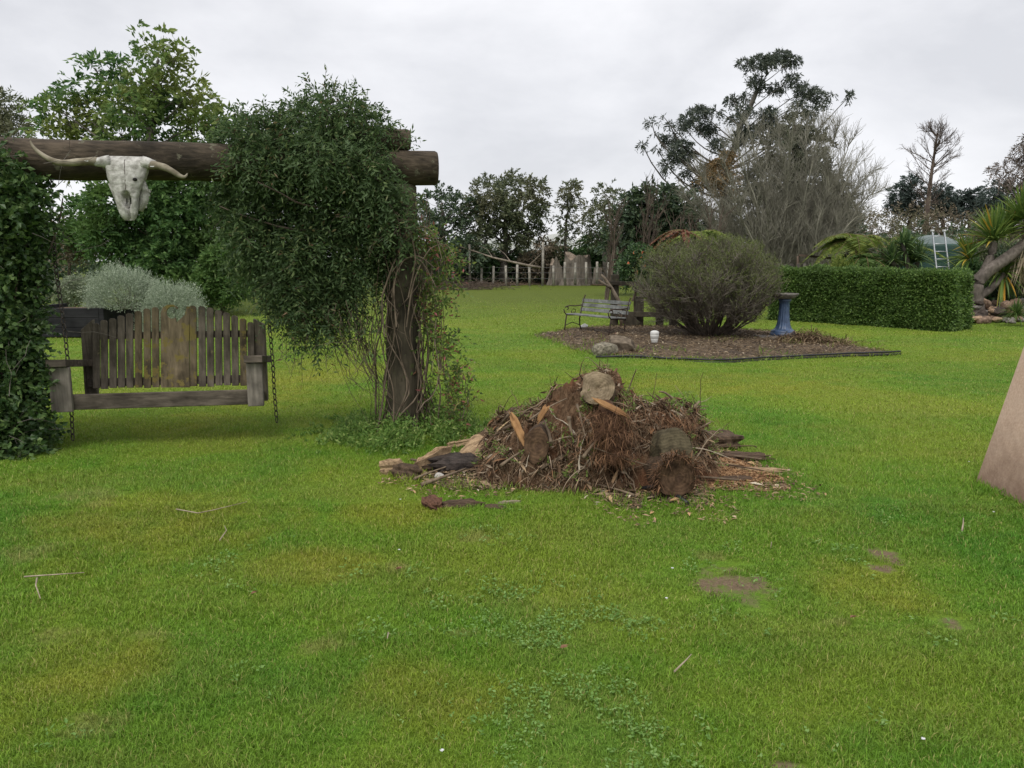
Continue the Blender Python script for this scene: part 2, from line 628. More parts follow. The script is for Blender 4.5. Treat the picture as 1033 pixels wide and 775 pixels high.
SOIL = [zone(738, 590, 42, 19), zone(892, 561, 16, 11), zone(889, 574, 16, 5), zone(795, 772, 30, 9), zone(960, 632, 14, 7)]
DRY = [zone(170, 530, 150, 42), zone(400, 520, 70, 18), zone(60, 690, 110, 60), zone(330, 570, 90, 22), zone(300, 380, 60, 30),
       zone(690, 385, 160, 14), zone(430, 700, 90, 40), zone(880, 590, 70, 40)]
CLOVER = [zone(560, 640, 75, 40), zone(600, 735, 120, 55), zone(640, 620, 30, 20), zone(520, 620, 40, 22)]
STRAW = [zone(85, 500, 40, 8), zone(30, 560, 30, 14), zone(95, 510, 25, 6), zone(60, 640, 26, 10), zone(330, 650, 35, 9), zone(150, 640, 22, 6),
         zone(400, 575, 16, 6), zone(715, 560, 22, 7), zone(480, 545, 22, 8), zone(470, 640, 18, 7), zone(845, 630, 15, 5), zone(95, 730, 40, 14)]

def ellmask(nt, pos, zones, soft, namp, nscale, seed_off):
    sp = nt.nodes.new("ShaderNodeSeparateXYZ")
    nt.links.new(pos, sp.inputs[0])
    n = noise(nt, mapped(nt, pos, (1, 1, 1)), nscale, 4, .6)
    nn = math_n(nt, 'MULTIPLY', math_n(nt, 'SUBTRACT', n, .5), namp)
    tot = None
    for cx, cy, rx, ry in zones:
        dx = math_n(nt, 'DIVIDE', math_n(nt, 'SUBTRACT', sp.outputs[0], cx), rx)
        dy = math_n(nt, 'DIVIDE', math_n(nt, 'SUBTRACT', sp.outputs[1], cy), ry)
        d2 = math_n(nt, 'ADD', math_n(nt, 'MULTIPLY', dx, dx), math_n(nt, 'MULTIPLY', dy, dy))
        v = math_n(nt, 'ADD', math_n(nt, 'SUBTRACT', 1.0, d2), nn)
        v = math_n(nt, 'DIVIDE', v, soft, True)
        tot = v if tot is None else math_n(nt, 'MAXIMUM', tot, v)
    return tot

def grass_colour(nt, blade):
    g = nt.nodes.new("ShaderNodeNewGeometry")
    pos = g.outputs["Position"]
    a = noise(nt, pos, .35, 3, .55, .4)
    b = noise(nt, pos, 1.7, 5, .65, .3)
    c = ramp(nt, a, [(.37, (.098, .242, .024)), (.5, (.146, .280, .026)), (.63, (.225, .305, .032))])
    c = mix(nt, math_n(nt, 'MULTIPLY', ramp(nt, b, [(.40, (0, 0, 0)), (.66, (1, 1, 1))]), .45), c, (.240, .300, .036))
    far = nt.nodes.new("ShaderNodeSeparateXYZ")
    nt.links.new(pos, far.inputs[0])
    fy = math_n(nt, 'MULTIPLY', math_n(nt, 'SUBTRACT', far.outputs[1], 7.0), .06, True)
    c = mix(nt, math_n(nt, 'MULTIPLY', fy, .6), c, (.205, .280, .038))
    fy2 = math_n(nt, 'MULTIPLY', math_n(nt, 'SUBTRACT', far.outputs[1], 18.0), .08, True)
    fb = noise(nt, mapped(nt, pos, (.5, 1.6, 1)), 1.1, 4, .6)
    c = mix(nt, math_n(nt, 'MULTIPLY', ramp(nt, fb, [(.45, (0, 0, 0)), (.7, (1, 1, 1))]), .35), c, (.265, .275, .060))
    c = mix(nt, math_n(nt, 'MULTIPLY', ellmask(nt, pos, DRY, 1.5, 2.6, 2.8, 0), .50), c, (.375, .320, .045))
    c = mix(nt, math_n(nt, 'MULTIPLY', ellmask(nt, pos, CLOVER, .8, 1.4, 3.0, 1), .28), c, (.170, .275, .060))
    st = ellmask(nt, pos, STRAW, 1.0, 4.5, 9.0, 2)
    c = mix(nt, math_n(nt, 'MULTIPLY', st, .34), c, (.34, .27, .12))
    if blade:
        r = g.outputs["Random Per Island"]
        c = mix(nt, math_n(nt, 'MULTIPLY', math_n(nt, 'GREATER_THAN', r, .93), .75), c, (.30, .25, .10))
        k = math_n(nt, 'MULTIPLY_ADD', r, .85)
        nt.nodes[-1].inputs[2].default_value = .66
        c = mix(nt, 1.0, c, k, 'MULTIPLY')
    else:
        c = mix(nt, fy2, c, mix(nt, noise(nt, pos, 1.2, 6, .7), (.105, .155, .024), (.185, .225, .042)))
        f = noise(nt, pos, 26, 5, .7)
        c = mix(nt, 1.0, c, ramp(nt, f, [(.3, (.62, .62, .62)), (.7, (1.12, 1.12, 1.12))]), 'MULTIPLY')
        c = mix(nt, 1.0, c, ramp(nt, noise(nt, pos, 160, 6, .75), [(.35, (.40, .42, .40)), (.65, (1.15, 1.12, 1.1))]), 'MULTIPLY')
        dirt = ramp(nt, noise(nt, pos, 55, 4, .6), [(.3, (.120, .085, .052)), (.7, (.205, .150, .098))])
        c = mix(nt, ramp(nt, noise(nt, pos, 4.5, 6, .7), [(.66, (0, 0, 0)), (.76, (.5, .5, .5))]), c, dirt)
        c = mix(nt, ellmask(nt, pos, SOIL, .9, 3.4, 9.0, 3), c, dirt)
    return c

lawn_mat, nt, b = new_mat("lawn_ground")
nt.links.new(grass_colour(nt, False), b.inputs["Base Color"])
b.inputs["Roughness"].default_value = .9
b.inputs["Specular IOR Level"].default_value = .1
gpos = nt.nodes.new("ShaderNodeNewGeometry").outputs["Position"]
bump(nt, noise(nt, gpos, 40, 5, .7), .6, .03, b)

blade_mat, nt, b = new_mat("grass_blade")
gc = grass_colour(nt, True)
nt.links.new(gc, b.inputs["Base Color"])
b.inputs["Roughness"].default_value = .5
b.inputs["Specular IOR Level"].default_value = .25
tr = nt.nodes.new("ShaderNodeBsdfTranslucent")
nt.links.new(gc, tr.inputs["Color"])
ms = nt.nodes.new("ShaderNodeMixShader")
ms.inputs[0].default_value = .3
nt.links.new(b.outputs[0], ms.inputs[1])
nt.links.new(tr.outputs[0], ms.inputs[2])
nt.links.new(ms.outputs[0], nt.nodes["Material Output"].inputs["Surface"])

xs = np.concatenate([[-600, -250, -120, -70, -45, -30, -22], np.arange(-16, -6, .4), np.arange(-6, 6, .2), np.arange(6, 16.01, .4), [22, 30, 45, 70, 120, 250, 600]])
ys = np.concatenate([[-120, -40, -12, -4], np.arange(0, 10, .2), np.arange(10, 24.01, .4), [27, 31, 36, 43, 52, 65, 90, 150, 300, 700]])
X, Y = np.meshgrid(xs, ys, indexing='ij')
Z = gz(X, Y) * np.clip((30 - np.abs(Y)) / 12, 0, 1) * np.clip((24 - np.abs(X)) / 8, 0, 1)
ii = (np.arange(len(xs) - 1)[:, None] * len(ys) + np.arange(len(ys) - 1)[None]).ravel()
build(MB().add(np.stack([X, Y, Z - .005], -1), np.stack([ii, ii + len(ys), ii + len(ys) + 1, ii + 1], 1), True), 'lawn', lawn_mat, kind='structure')

def ragged(outline, n=160, amp=.08, fr=3.0, seed=1):
    o = np.asarray(outline, float)[:, :2]
    o = np.concatenate([o, o[:1]])
    s = np.concatenate([[0], np.cumsum(np.linalg.norm(np.diff(o, axis=0), axis=1))])
    u = np.linspace(0, s[-1], n, endpoint=False)
    p = np.stack([np.interp(u, s, o[:, i]) for i in (0, 1)], 1)
    q = np.concatenate([p, np.zeros((n, 1))], 1) * fr
    return p + amp * np.stack([fbm(q, seed, 3), fbm(q + 31, seed, 3)], 1)

def sheet(outline, z0, hump, rings=14, lump=.02, seed=3):
    """a low heap of loose stuff: rises from its ragged edge"""
    c = outline.mean(0)
    f = np.linspace(0, 1, rings)
    P = c + (outline - c)[None] * f[:, None, None]
    h = hump * (1 - f[:, None] ** 3) + lump * fbm(np.concatenate([P * 5, np.zeros(P.shape[:2] + (1,))], -1), seed, 3) * np.minimum(1, (1 - f[:, None]) * 6)
    Zs = gz(P[..., 0], P[..., 1]) + z0 + h
    n = len(outline)
    V = np.concatenate([P, Zs[..., None]], -1)
    i = np.arange(n)
    bb = (np.arange(rings - 1) * n)[:, None]
    F = np.stack([bb + i, bb + i + n, bb + (i + 1) % n + n, bb + (i + 1) % n], -1).reshape(-1, 4)
    return V, F

def inside(P, poly):
    x, y = P[:, 0], P[:, 1]
    r = np.zeros(len(P), bool)
    j = len(poly) - 1
    for i in range(len(poly)):
        xi, yi, xj, yj = *poly[i], *poly[j]
        cnd = ((yi > y) != (yj > y)) & (x < (xj - xi) * (y - yi) / (yj - yi + 1e-12) + xi)
        r ^= cnd
        j = i
    return r

def ppoly(l):
    return np.array([G(*p)[:2] for p in l])

mulch_mat, nt, b = new_mat("bark_mulch")
gp = nt.nodes.new("ShaderNodeNewGeometry").outputs["Position"]
v = nt.nodes.new("ShaderNodeTexVoronoi")
v.inputs["Scale"].default_value = 22
nt.links.new(mapped(nt, gp, (1, 1.4, 1)), v.inputs["Vector"])
c = ramp(nt, v.outputs["Color"], [(.2, (.045, .029, .016)), (.5, (.105, .070, .038)), (.8, (.20, .14, .082))])
c = mix(nt, ramp(nt, noise(nt, gp, 1.6, 4), [(.45, (0, 0, 0)), (.7, (.7, .7, .7))]), c, (.05, .034, .024))
nt.links.new(c, b.inputs["Base Color"])
b.inputs["Roughness"].default_value = .95
bump(nt, v.outputs["Distance"], .8, .05, b)
chips_mat = chip_mat("bark_chip", [(0, (.045, .029, .017)), (.4, (.11, .074, .042)), (.72, (.20, .145, .085)), (1, (.40, .33, .23))])

BED = ragged(ppoly([(540, 337), (572, 331.5), (640, 329), (710, 330), (780, 334), (830, 341), (862, 348), (905, 356.5), (880, 358), (850, 358.5), (800, 360.5), (740, 364),
                    (690, 362.5), (640, 361), (602, 360.5), (575, 351)]), 240, .10, 1.5, 2)
build(MB().add(*sheet(BED, .004, .07, 16, .03)), 'mulch_bed', mulch_mat, kind='structure')
HEAPP = ragged(ppoly([(400, 484), (430, 466), (480, 452), (520, 436), (600, 428), (690, 436), (722, 450), (760, 462), (797, 484), (760, 492), (716, 500), (690, 508),
                      (640, 509), (590, 500), (530, 491), (470, 487), (430, 490)]), 300, .20, 4.0, 4)
litter_mat, nt, b = new_mat("rotten_litter")
gp = nt.nodes.new("ShaderNodeNewGeometry").outputs["Position"]
f1 = noise(nt, gp, 30, 6, .7)
c = ramp(nt, f1, [(.3, (.055, .037, .022)), (.5, (.13, .09, .055)), (.7, (.25, .18, .11))])
c = mix(nt, ramp(nt, noise(nt, gp, 3.2, 5, .6), [(.5, (0, 0, 0)), (.6, (.8, .8, .8))]), c, (.075, .095, .018))
c = mix(nt, ellmask(nt, gp, [zone(745, 478, 52, 22)], .5, 1.2, 5, 3), c, (.27, .15, .075))
nt.links.new(c, b.inputs["Base Color"])
b.inputs["Roughness"].default_value = .95
bump(nt, f1, .8, .04, b)
build(MB().add(*sheet(HEAPP, .002, .012, 12, .018, 6)), 'debris_ground', litter_mat, kind='structure')
FARB = ragged(np.concatenate([ppoly([(430, 292.5), (500, 289), (560, 286.5), (610, 288.5), (640, 289)]), [[9.5, 60], [-6, 60]]]), 120, .3, .6, 8)
build(MB().add(*sheet(FARB, .01, .12, 10, .06)), 'mulch_bank', mulch_mat, kind='structure')

# loose chips lying on the three sheets: nobody could count them
def scatter(poly, n, rng, zoff=.02, smin=.02, smax=.07, thick=.25, hump=.07):
    lo, hi = poly.min(0), poly.max(0)
    P = rng.uniform(lo, hi, (n * 3, 2))
    P = P[inside(P, poly)][:n]
    c = poly.mean(0)
    d = unit(np.concatenate([rng.normal(size=(len(P), 2)), .16 * rng.normal(size=(len(P), 1))], 1))
    # height of the sheet under each chip (same rule as sheet())
    ang = np.arctan2(*(P - c).T[::-1])
    pa = np.arctan2(*(poly - c).T[::-1])
    o = np.argsort(pa)
    rr = np.interp(ang, pa[o], np.linalg.norm(poly - c, axis=1)[o], period=2 * math.pi)
    f = np.clip(np.linalg.norm(P - c, axis=1) / rr, 0, 1)
    z = gz(P[:, 0], P[:, 1]) + zoff + hump * (1 - f ** 3)
    L = rng.uniform(smin, smax, len(P))
    return leaves(np.column_stack([P, z]) - d * L[:, None] / 2, d, L, L * rng.uniform(.15, .4, len(P)), rng, .2, up=(0, 0, 3.))

r = np.random.default_rng(3)
build(MB().add(*scatter(BED, 9000, r, .03, .03, .09)), 'bark_chips', chips_mat, kind='stuff')
build(MB().add(*scatter(FARB, 3500, r, .06, .1, .3, hump=.12)), 'bank_chips', chips_mat, kind='stuff')
litter_chip = chip_mat("litter_chip", [(0, (.06, .04, .025)), (.35, (.16, .11, .065)), (.7, (.30, .22, .14)), (.9, (.42, .26, .13)), (1, (.52, .46, .36))])
SPILL = HEAPP.mean(0) + (HEAPP - HEAPP.mean(0)) * [1.12, 1.3]
build(MB().add(*scatter(SPILL, 5500, r, .016, .01, .06, hump=.01)).add(*scatter(HEAPP, 15000, r, .010, .01, .05, hump=.012)).add(*scatter(HEAPP, 900, r, .016, .05, .15, hump=.012)), 'wood_litter', litter_chip, kind='stuff')
saw = ragged(ppoly([(700, 458), (740, 462), (797, 484), (760, 492), (715, 496)]), 60, .05, 4, 3)
saw_chip = chip_mat("sawdust_chip", [(0, (.14, .07, .035)), (.5, (.30, .17, .085)), (1, (.42, .27, .15))])
build(MB().add(*scatter(saw, 7000, r, .014, .012, .05, hump=.02)), 'sawdust', saw_chip, kind='stuff')

# grass creeping into the bed along its edge and in a few tufts
def tuft_blades(P, rng, n, h, w):
    q = np.repeat(P, n, 0) + rng.normal(size=(len(P) * n, 2)) * .05
    d = np.column_stack([rng.normal(size=(len(q), 2)) * .55, np.ones(len(q))])
    B = np.column_stack([q, gz(q[:, 0], q[:, 1])])
    return leaves(B, d, h * rng.uniform(.5, 1.3, len(q)), w, rng, .1)
ed_i = np.repeat(BED, 3, 0) + r.normal(size=(len(BED) * 3, 2)) * .10
cr_ = BED.mean(0) + (BED - BED.mean(0)) * r.uniform(.2, .95, (len(BED), 1))
cr_ = cr_[fbm(np.column_stack([cr_ * 1.1, np.zeros(len(cr_))]), 51, 2) > .28]
hp_i = np.repeat(HEAPP, 2, 0) + r.normal(size=(len(HEAPP) * 2, 2)) * .09
build(MB().add(*tuft_blades(ed_i, r, 5, .07, .010)).add(*tuft_blades(cr_, r, 9, .14, .010)).add(*tuft_blades(hp_i, r, 8, .06, .005)), 'edge_grass', blade_mat, kind='stuff')

# grass blades
def in_zones(P, zones, grow=1., namp=.8):
    n = fbm(np.column_stack([P * 7, np.zeros(len(P))]), 11, 3)
    m = np.zeros(len(P), bool)
    for cx, cy, rx, ry in zones:
        m |= ((P[:, 0] - cx) / rx) ** 2 + ((P[:, 1] - cy) / ry) ** 2 < grow * (1 + namp * n)
    return m

HEDGE_PTS = ppoly([(783, 323), (960, 334)])
def grass_band(d0, d1, dens, w, h, rng, seg):
    n = int(dens * .84 * (d1 ** 2 - d0 ** 2))
    Yb = np.sqrt(rng.uniform(d0 ** 2, d1 ** 2, n))
    P = np.column_stack([rng.uniform(-.84, .84, n) * Yb, Yb])
    fade = rng.random(n) < np.clip((34 - P[:, 1]) / 14, 0, 1)
    keep = fade & ~inside(P, BED) & ~(in_zones(P, SOIL, .95, 1.6) & (rng.random(n) < .93)) & ~inside(P, FARB)
    thin = inside(P, HEAPP) & (rng.random(n) < np.clip(.74 + 1.0 * fbm(np.column_stack([P * 3, np.zeros(n)]), 41, 2), .15, 1))
    thin |= (rng.random(n) < .35) & in_zones(P, STRAW, 1, 1.5)
    P = P[keep & ~thin]
    n = len(P)
    z = gz(P[:, 0], P[:, 1]) * np.clip((30 - P[:, 1]) / 12, 0, 1)
    tuft = fbm(np.column_stack([P * 7, np.zeros(n)]), 21, 2)
    tall = fbm(np.column_stack([P * 1.1, np.zeros(n)]), 23, 2)
    H = h * rng.uniform(.55, 1.25, n) * (1 + .42 * tuft) * (1 + .22 * tall)
    az = rng.uniform(0, 2 * math.pi, n)
    lean = np.stack([np.cos(az), np.sin(az), np.zeros(n)], 1) * rng.uniform(.25, 1.15, n)[:, None]
    S = np.stack([-np.sin(az + .6 * rng.normal(size=n)), np.cos(az), np.zeros(n)], 1)
    W = (w * rng.uniform(.6, 1.3, n))[:, None]
    B = np.column_stack([P, z - .004])
    up = np.array([0, 0, 1.])
    tip = B + H[:, None] * (unit(up + lean * 1.3) * 1.05)
    bi = np.arange(n)[:, None]
    if seg == 1:
        return np.stack([B - S * W / 2, B + S * W / 2, tip], 1), bi * 3 + np.array([0, 1, 2])
    mid = B + H[:, None] * .55 * unit(up + lean * .6)
    V = np.stack([B - S * W / 2, B + S * W / 2, mid - S * W * .42, mid + S * W * .42, tip], 1)
    return V, np.concatenate([bi * 5 + np.array([0, 1, 3]), bi * 5 + np.array([0, 3, 2]), bi * 5 + np.array([2, 3, 4])], 1).reshape(-1, 3)

r = np.random.default_rng(11)
gb = MB()
for d0, d1, dens, w, h, seg in ((1.5, 3.2, 32000, .0026, .025, 2), (3.2, 5, 17000, .0034, .025, 2), (5, 8, 8000, .0048, .025, 1), (8, 14, 2400, .008, .024, 1),
                                (14, 34, 420, .015, .028, 1)):
    gb.add(*grass_band(d0, d1, dens, w, h, r, seg))
build(gb, 'grass', blade_mat, kind='stuff')

# clover and flat weeds in the turf
clover_mat = leaf_mat("clover_leaf", [(0, (.060, .120, .022)), (.6, (.088, .155, .034)), (1, (.135, .205, .065))], .25)
def ground_leaves(zones, n, rng, L, W, z=.02, el=.35):
    out = []
    for cx, cy, rx, ry in zones:
        m = int(n * rx * ry)
        p = rng.normal(size=(m, 2)) * .6 * [rx, ry] + [cx, cy]
        p = p[fbm(np.column_stack([p * 5, np.zeros(m)]), 31, 2) > -.1]
        out.append(p)
    p = np.concatenate(out)
    p = p[(p[:, 1] > 1.5)]
    p = np.repeat(p, 4, 0) + rng.normal(size=(len(p) * 4, 2)) * L * .5
    d = unit(np.concatenate([rng.normal(size=(len(p), 2)), el * np.abs(rng.normal(size=(len(p), 1)))], 1))
    P = np.column_stack([p, gz(p[:, 0], p[:, 1]) + z * rng.uniform(.4, 1.5, len(p))])
    return leaves(P, d, L * rng.uniform(.6, 1.3, len(p)), W * rng.uniform(.6, 1.2, len(p)), rng, .15, up=(0, 0, 1.5))
wz = [zone(r.uniform(0, 1033), r.uniform(500, 770), 25, 12) for _ in range(60)]
build(MB().add(*ground_leaves(CLOVER, 3200, r, .016, .010)).add(*ground_leaves(wz, 700, r, .022, .011)), 'clover', clover_mat, kind='stuff')
# ------------------------------------------------------------------ far background
bark_grey = wood_mat("grey_bark", (.07, .06, .05), (.20, .18, .155), (5, 5, 1.2), bstr=.4)
bark_brown = wood_mat("brown_bark", (.04, .03, .022), (.13, .095, .07), (8, 8, 2), bstr=.4)
twig_grey = plain_mat("grey_twig", (.09, .078, .065), (.19, .17, .145), 3, .9, 0)
twig_brown = plain_mat("brown_twig", (.065, .048, .038), (.15, .115, .09), 3, .9, 0)
far_dark = leaf_mat("dark_far_leaf", [(0, (.018, .030, .018)), (.6, (.032, .050, .026)), (1, (.055, .075, .036))], .15)
far_olive = leaf_mat("olive_far_leaf", [(0, (.032, .042, .022)), (.6, (.055, .068, .034)), (1, (.095, .105, .055))], .2, patch=(.09, .085, .05), pscale=.4)
far_green = leaf_mat("green_far_leaf", [(0, (.020, .045, .016)), (.6, (.040, .075, .026)), (1, (.075, .12, .045))], .2)
pine_leaf = leaf_mat("pine_needle", [(0, (.020, .030, .026)), (1, (.045, .060, .050))], .1)
gum_leaf = leaf_mat("gum_leaf", [(0, (.026, .034, .028)), (.7, (.046, .056, .043)), (1, (.078, .085, .062))], .15)
dead_leaf = leaf_mat("dead_brown_leaf", [(0, (.10, .055, .03)), (1, (.22, .13, .075))], .2)
scrub_leaf = leaf_mat("brown_scrub_leaf", [(0, (.055, .045, .032)), (.6, (.10, .08, .055)), (1, (.145, .12, .085))], .2, patch=(.065, .075, .035), pscale=.3)

# a grassy rise beyond the tank and a wooded edge all round
hx, hy = np.linspace(22, 120, 30), np.linspace(62, 150, 24)
HX, HY = np.meshgrid(hx, hy, indexing='ij')
HZ = 4.2 * np.clip((HY - 62) / 60, 0, 1) ** .8 * np.clip((HX - 22) / 26, 0, 1) - .05
ii = (np.arange(29)[:, None] * 24 + np.arange(23)[None]).ravel()
hill_mat = plain_mat("hill_grass", (.12, .165, .03), (.19, .21, .06), .4, .95, 0)
build(MB().add(np.stack([HX, HY, HZ], -1), np.stack([ii, ii + 24, ii + 25, ii + 1], 1), True), 'hill', hill_mat, kind='structure')

r = np.random.default_rng(21)
def thicket(x0, x1, y0, y1, h, n, rng, z0=0.):
    c = np.column_stack([rng.uniform(x0, x1, n), rng.uniform(y0, y1, n), np.zeros(n)])
    hh = h * (1 + .35 * fbm(c * .15, 4, 2))
    c[:, 2] = rng.uniform(.1, 1, n) * hh + z0
    d = unit(rng.normal(size=(n, 3)) + [0, -.3, .5])
    return c, d
mb = MB()
for x0, x1, y0, y1, h, n in ((-75, -4, 54, 62, 3.3, 2600), (-6, 16, 54, 60, 1.8, 1000), (14, 90, 52, 62, 3.0, 2800), (-80, -25, 30, 54, 3.2, 1500)):
    S, D = thicket(x0, x1, y0, y1, h, n, r)
    P, d = shoot_leaves(S, D, 1.1, 10, r, .9, .2)
    mb.add(*leaves(P, d, .34 * r.uniform(.6, 1.2, len(P)), .17, r))
build(mb, 'undergrowth', far_dark, kind='stuff')
mb = MB()
for x0, x1, y0, y1, h, n, z0 in ((22, 66, 62, 72, 5.2, 6500, .3), (34, 60, 48, 56, 3.4, 700, 0)):
    S, D = thicket(x0, x1, y0, y1, h, n, r, z0)
    P, d = shoot_leaves(S, D, 1.0, 10, r, .9, .1)
    mb.add(*leaves(P, d, .3 * r.uniform(.6, 1.2, len(P)), .10, r))
build(mb, 'brown_scrub', scrub_leaf, kind='stuff')

# greenhouse far behind the fence: pale roof glimpsed through the trees
wh = plain_mat("white_sheeting", (.62, .63, .64), (.78, .78, .78), .5, .6, 0)
e = A(470, 240, 80); f = A(612, 240, 80)
gh = thing('greenhouse', 'long low white roofed shed glimpsed through the trees beyond the post fence', 'greenhouse', (e[0], e[1], 0))
L = f[0] - e[0] + 4
mb = MB()
mb.box((e[0] + L / 2, e[1] + 3, 1.6), (L, 6, 3.2))
build(mb, 'wall', wh, gh)
mb = MB()
for i in range(5):
    x0 = e[0] + L * i / 5
    a = np.linspace(0, math.pi, 9)
    o = np.column_stack([x0 + L / 10 - np.cos(a) * L / 10 * .98, 3.2 + .95 * np.sin(a)])
    mb.prism(o, 6.1, (0, e[1] + 3, 0), (1, 0, 0), (0, 0, 1), (0, 1, 0))
build(mb, 'roof', wh, gh)

# trees along the far edge of the lawn
FT = 'trees along the far edge of the lawn'
r = np.random.default_rng(31)
tree('dark_tree', 'dense dark tree partly hidden behind the right end of the arbour beam', 'tree',
     [(440, 205, 20), (425, 225, 20), (450, 235, 22), (465, 210, 18), (440, 260, 22), (470, 255, 20), (415, 255, 20)], [(446, 290), (446, 240), (446, 205)], 50, .3, .08,
     far_dark, bark_grey, r, .26, .12, 120, 9, .6, dY=1.5, group=FT)
tree('broad_tree', 'tall broad olive crowned tree between the arbour beam and the tall bare fence pole', 'tree',
     [(492, 195, 16), (515, 188, 20), (540, 190, 12), (500, 215, 22), (528, 212, 22), (478, 222, 16), (545, 210, 10), (515, 235, 20), (485, 243, 15), (538, 236, 13), (470, 205, 8)],
     [(508, 288), (508, 250), (512, 205)], 52, .38, .08, far_olive, bark_grey, r, .25, .11, 120, 9, .55, dY=2, shell=.2, group=FT)
tree('slender_tree', 'slender airy tree standing alone against the sky behind the fence', 'tree',
     [(575, 190, 9), (571, 203, 8), (579, 203, 8), (569, 222, 7), (574, 235, 8), (566, 238, 5), (580, 186, 5)], [(571, 286), (571, 235), (574, 192)], 52, .14, .04,
     far_olive, bark_grey, r, .22, .10, 34, 8, .4, dY=.8, shell=.1, group=FT)
tree('airy_tree', 'open branched tree with see through crown left of the round dark tree', 'tree',
     [(610, 196, 12), (598, 212, 11), (622, 200, 11), (606, 218, 14), (625, 222, 12), (588, 224, 8), (600, 238, 16), (630, 245, 13)], [(610, 288), (610, 245), (610, 203)],
     50, .22, .05, far_olive, bark_grey, r, .24, .10, 52, 8, .5, dY=1.5, shell=.1, group=FT)
tree('feathery_bush', 'bright green feathery bush behind the far fence near the grey stump', 'bush',
     [(602, 248, 12), (614, 255, 13), (606, 262, 11), (626, 262, 14), (612, 270, 12)], [(610, 290), (610, 262)], 52.5, .1, .04, far_green, bark_brown, r, .55, .14, 75, 9, .9,
     dY=1, up=.5, droop=.6)
tree('round_dark_tree', 'round dark green tree between the bench and the gum tree', 'tree',
     [(665, 205, 20), (642, 212, 17), (688, 208, 18), (630, 228, 16), (655, 226, 22), (680, 230, 22), (704, 226, 14), (640, 248, 20), (670, 252, 22), (700, 248, 18), (622, 250, 12)],
     [(662, 290), (662, 240), (664, 205)], 36, .3, .1, far_dark, bark_brown, r, .26, .13, 130, 9, .6, dY=1.2, group=None)
tree('spindly_tree', 'spindly half bare brown tree at the edge of the scrub beside the slender tree', 'tree',
     [(554, 262, 9), (548, 250, 7), (560, 250, 7), (540, 265, 9), (530, 268, 9)], [(550, 288), (549, 262), (551, 244)], 51.5, .12, .04, scrub_leaf, bark_brown, r, .3, .1, 40, 8, .7, dY=.8)
for i, (px, py, top, lb) in enumerate(((466, 281, 245, 'low dark bush at the left end of the far fence'), (500, 283, 250, 'dark bush behind the row of short fence posts, under the broad tree'),
                                       (528, 282, 252, 'dark bush behind the fence beside the fallen branch'), (574, 270, 248, 'dark bush rising behind the pale tree stumps'),
                                       (640, 282, 250, 'dark bush at the right end of the far fence behind the bench'))):
    tree('bush', lb, 'bush', [(px - 9, top + 10, 11), (px + 9, top + 12, 11), (px, top + 18, 15), (px - 13, py - 8, 11), (px + 13, py - 8, 11)], [(px, py + 8), (px, py - 12)],
         53 if i != 4 else 52, .1, .04, far_green if i % 2 else far_dark, bark_brown, r, .3, .14, 60, 8, .6, dY=.8, group='bushes behind the far fence')

# bare saplings beside the round tree
r = np.random.default_rng(33)
for i, (px, top, Y, lb) in enumerate(((612, 205, 30, 'bare thin sapling left of the round dark tree'), (642, 182, 31, 'tall bare dead pole like sapling before the round dark tree'),
                                      (690, 208, 30, 'grey bare sapling at the right edge of the round dark tree'), (715, 215, 30, 'bare grey sapling under the gum tree crown'))):
    b0 = G(px, 305); b0 = np.array([A(px, 262, Y)[0], Y, 0])
    h = A(px, top, Y)[2]
    t = thing('bare_sapling', lb, 'tree', b0, 'bare saplings')
    st = branch(b0[None] + r.normal(size=(3, 3)) * [.1, .1, 0], unit(np.array([[0, 0, 1.]]) + r.normal(size=(3, 3)) * .12), h * r.uniform(.75, 1, 3), 9, r, .05, .08)
    mb = MB().tubes(st, taper(3, 9, .05, .015), 6)
    build(mb, 'trunk', twig_brown, t)
    P, D, tt = spawn(st, 14, r, .25, 1, (.3, .7), .2)
    b1 = branch(P, D, h * .22, 6, r, .12, .1)
    P, D, tt = spawn(b1, 6, r, .2, 1, (.3, .7), .1)
    b2 = branch(P, D, h * .09, 4, r, .15, .1)
    build(MB().tubes(b1, taper(len(b1), 6, .016, .006), 3).tubes(b2, taper(len(b2), 4, .008, .004), 3), 'branches', twig_brown, t)

# tall gum tree
def z8(l):
    return [(620 + x / 3.229, 30 + y / 3.229, q / 3.229 * .86) for x, y, q in l]
r = np.random.default_rng(41)
tree('gum_tree', 'tall gum tree with open layered dark crown high above the other trees', 'tree',
     z8([(545, 85, 34), (575, 100, 28), (480, 100, 32), (420, 105, 18), (440, 120, 16), (510, 95, 26), (465, 170, 30), (520, 190, 24), (580, 160, 26), (620, 195, 36), (655, 210, 24), (700, 215, 14),
         (765, 215, 15), (600, 240, 20), (640, 262, 22), (380, 230, 22), (430, 220, 18), (420, 265, 28), (390, 290, 20), (500, 270, 30), (500, 300, 28), (330, 265, 18), (275, 265, 34),
         (240, 290, 28), (300, 320, 36), (340, 370, 26), (225, 310, 22), (180, 355, 28), (220, 380, 36), (200, 410, 28), (240, 410, 26), (170, 440, 22), (230, 460, 20), (140, 390, 12),
         (120, 300, 12), (160, 285, 7), (90, 375, 12), (180, 310, 14), (130, 340, 9), (420, 340, 32), (450, 330, 30), (540, 330, 36), (610, 330, 30), (310, 445, 24), (270, 500, 26), (680, 240, 14)]),
     [(733, 292), (732, 240), (728, 190), (742, 140), (768, 85), (778, 60)], 45, .34, .05, gum_leaf, bark_grey, r, .24, .065, 46, 8, .34, dY=1.6, flat=.52, up=.1, droop=.6, shell=.1, jit=.8, thin=.3)
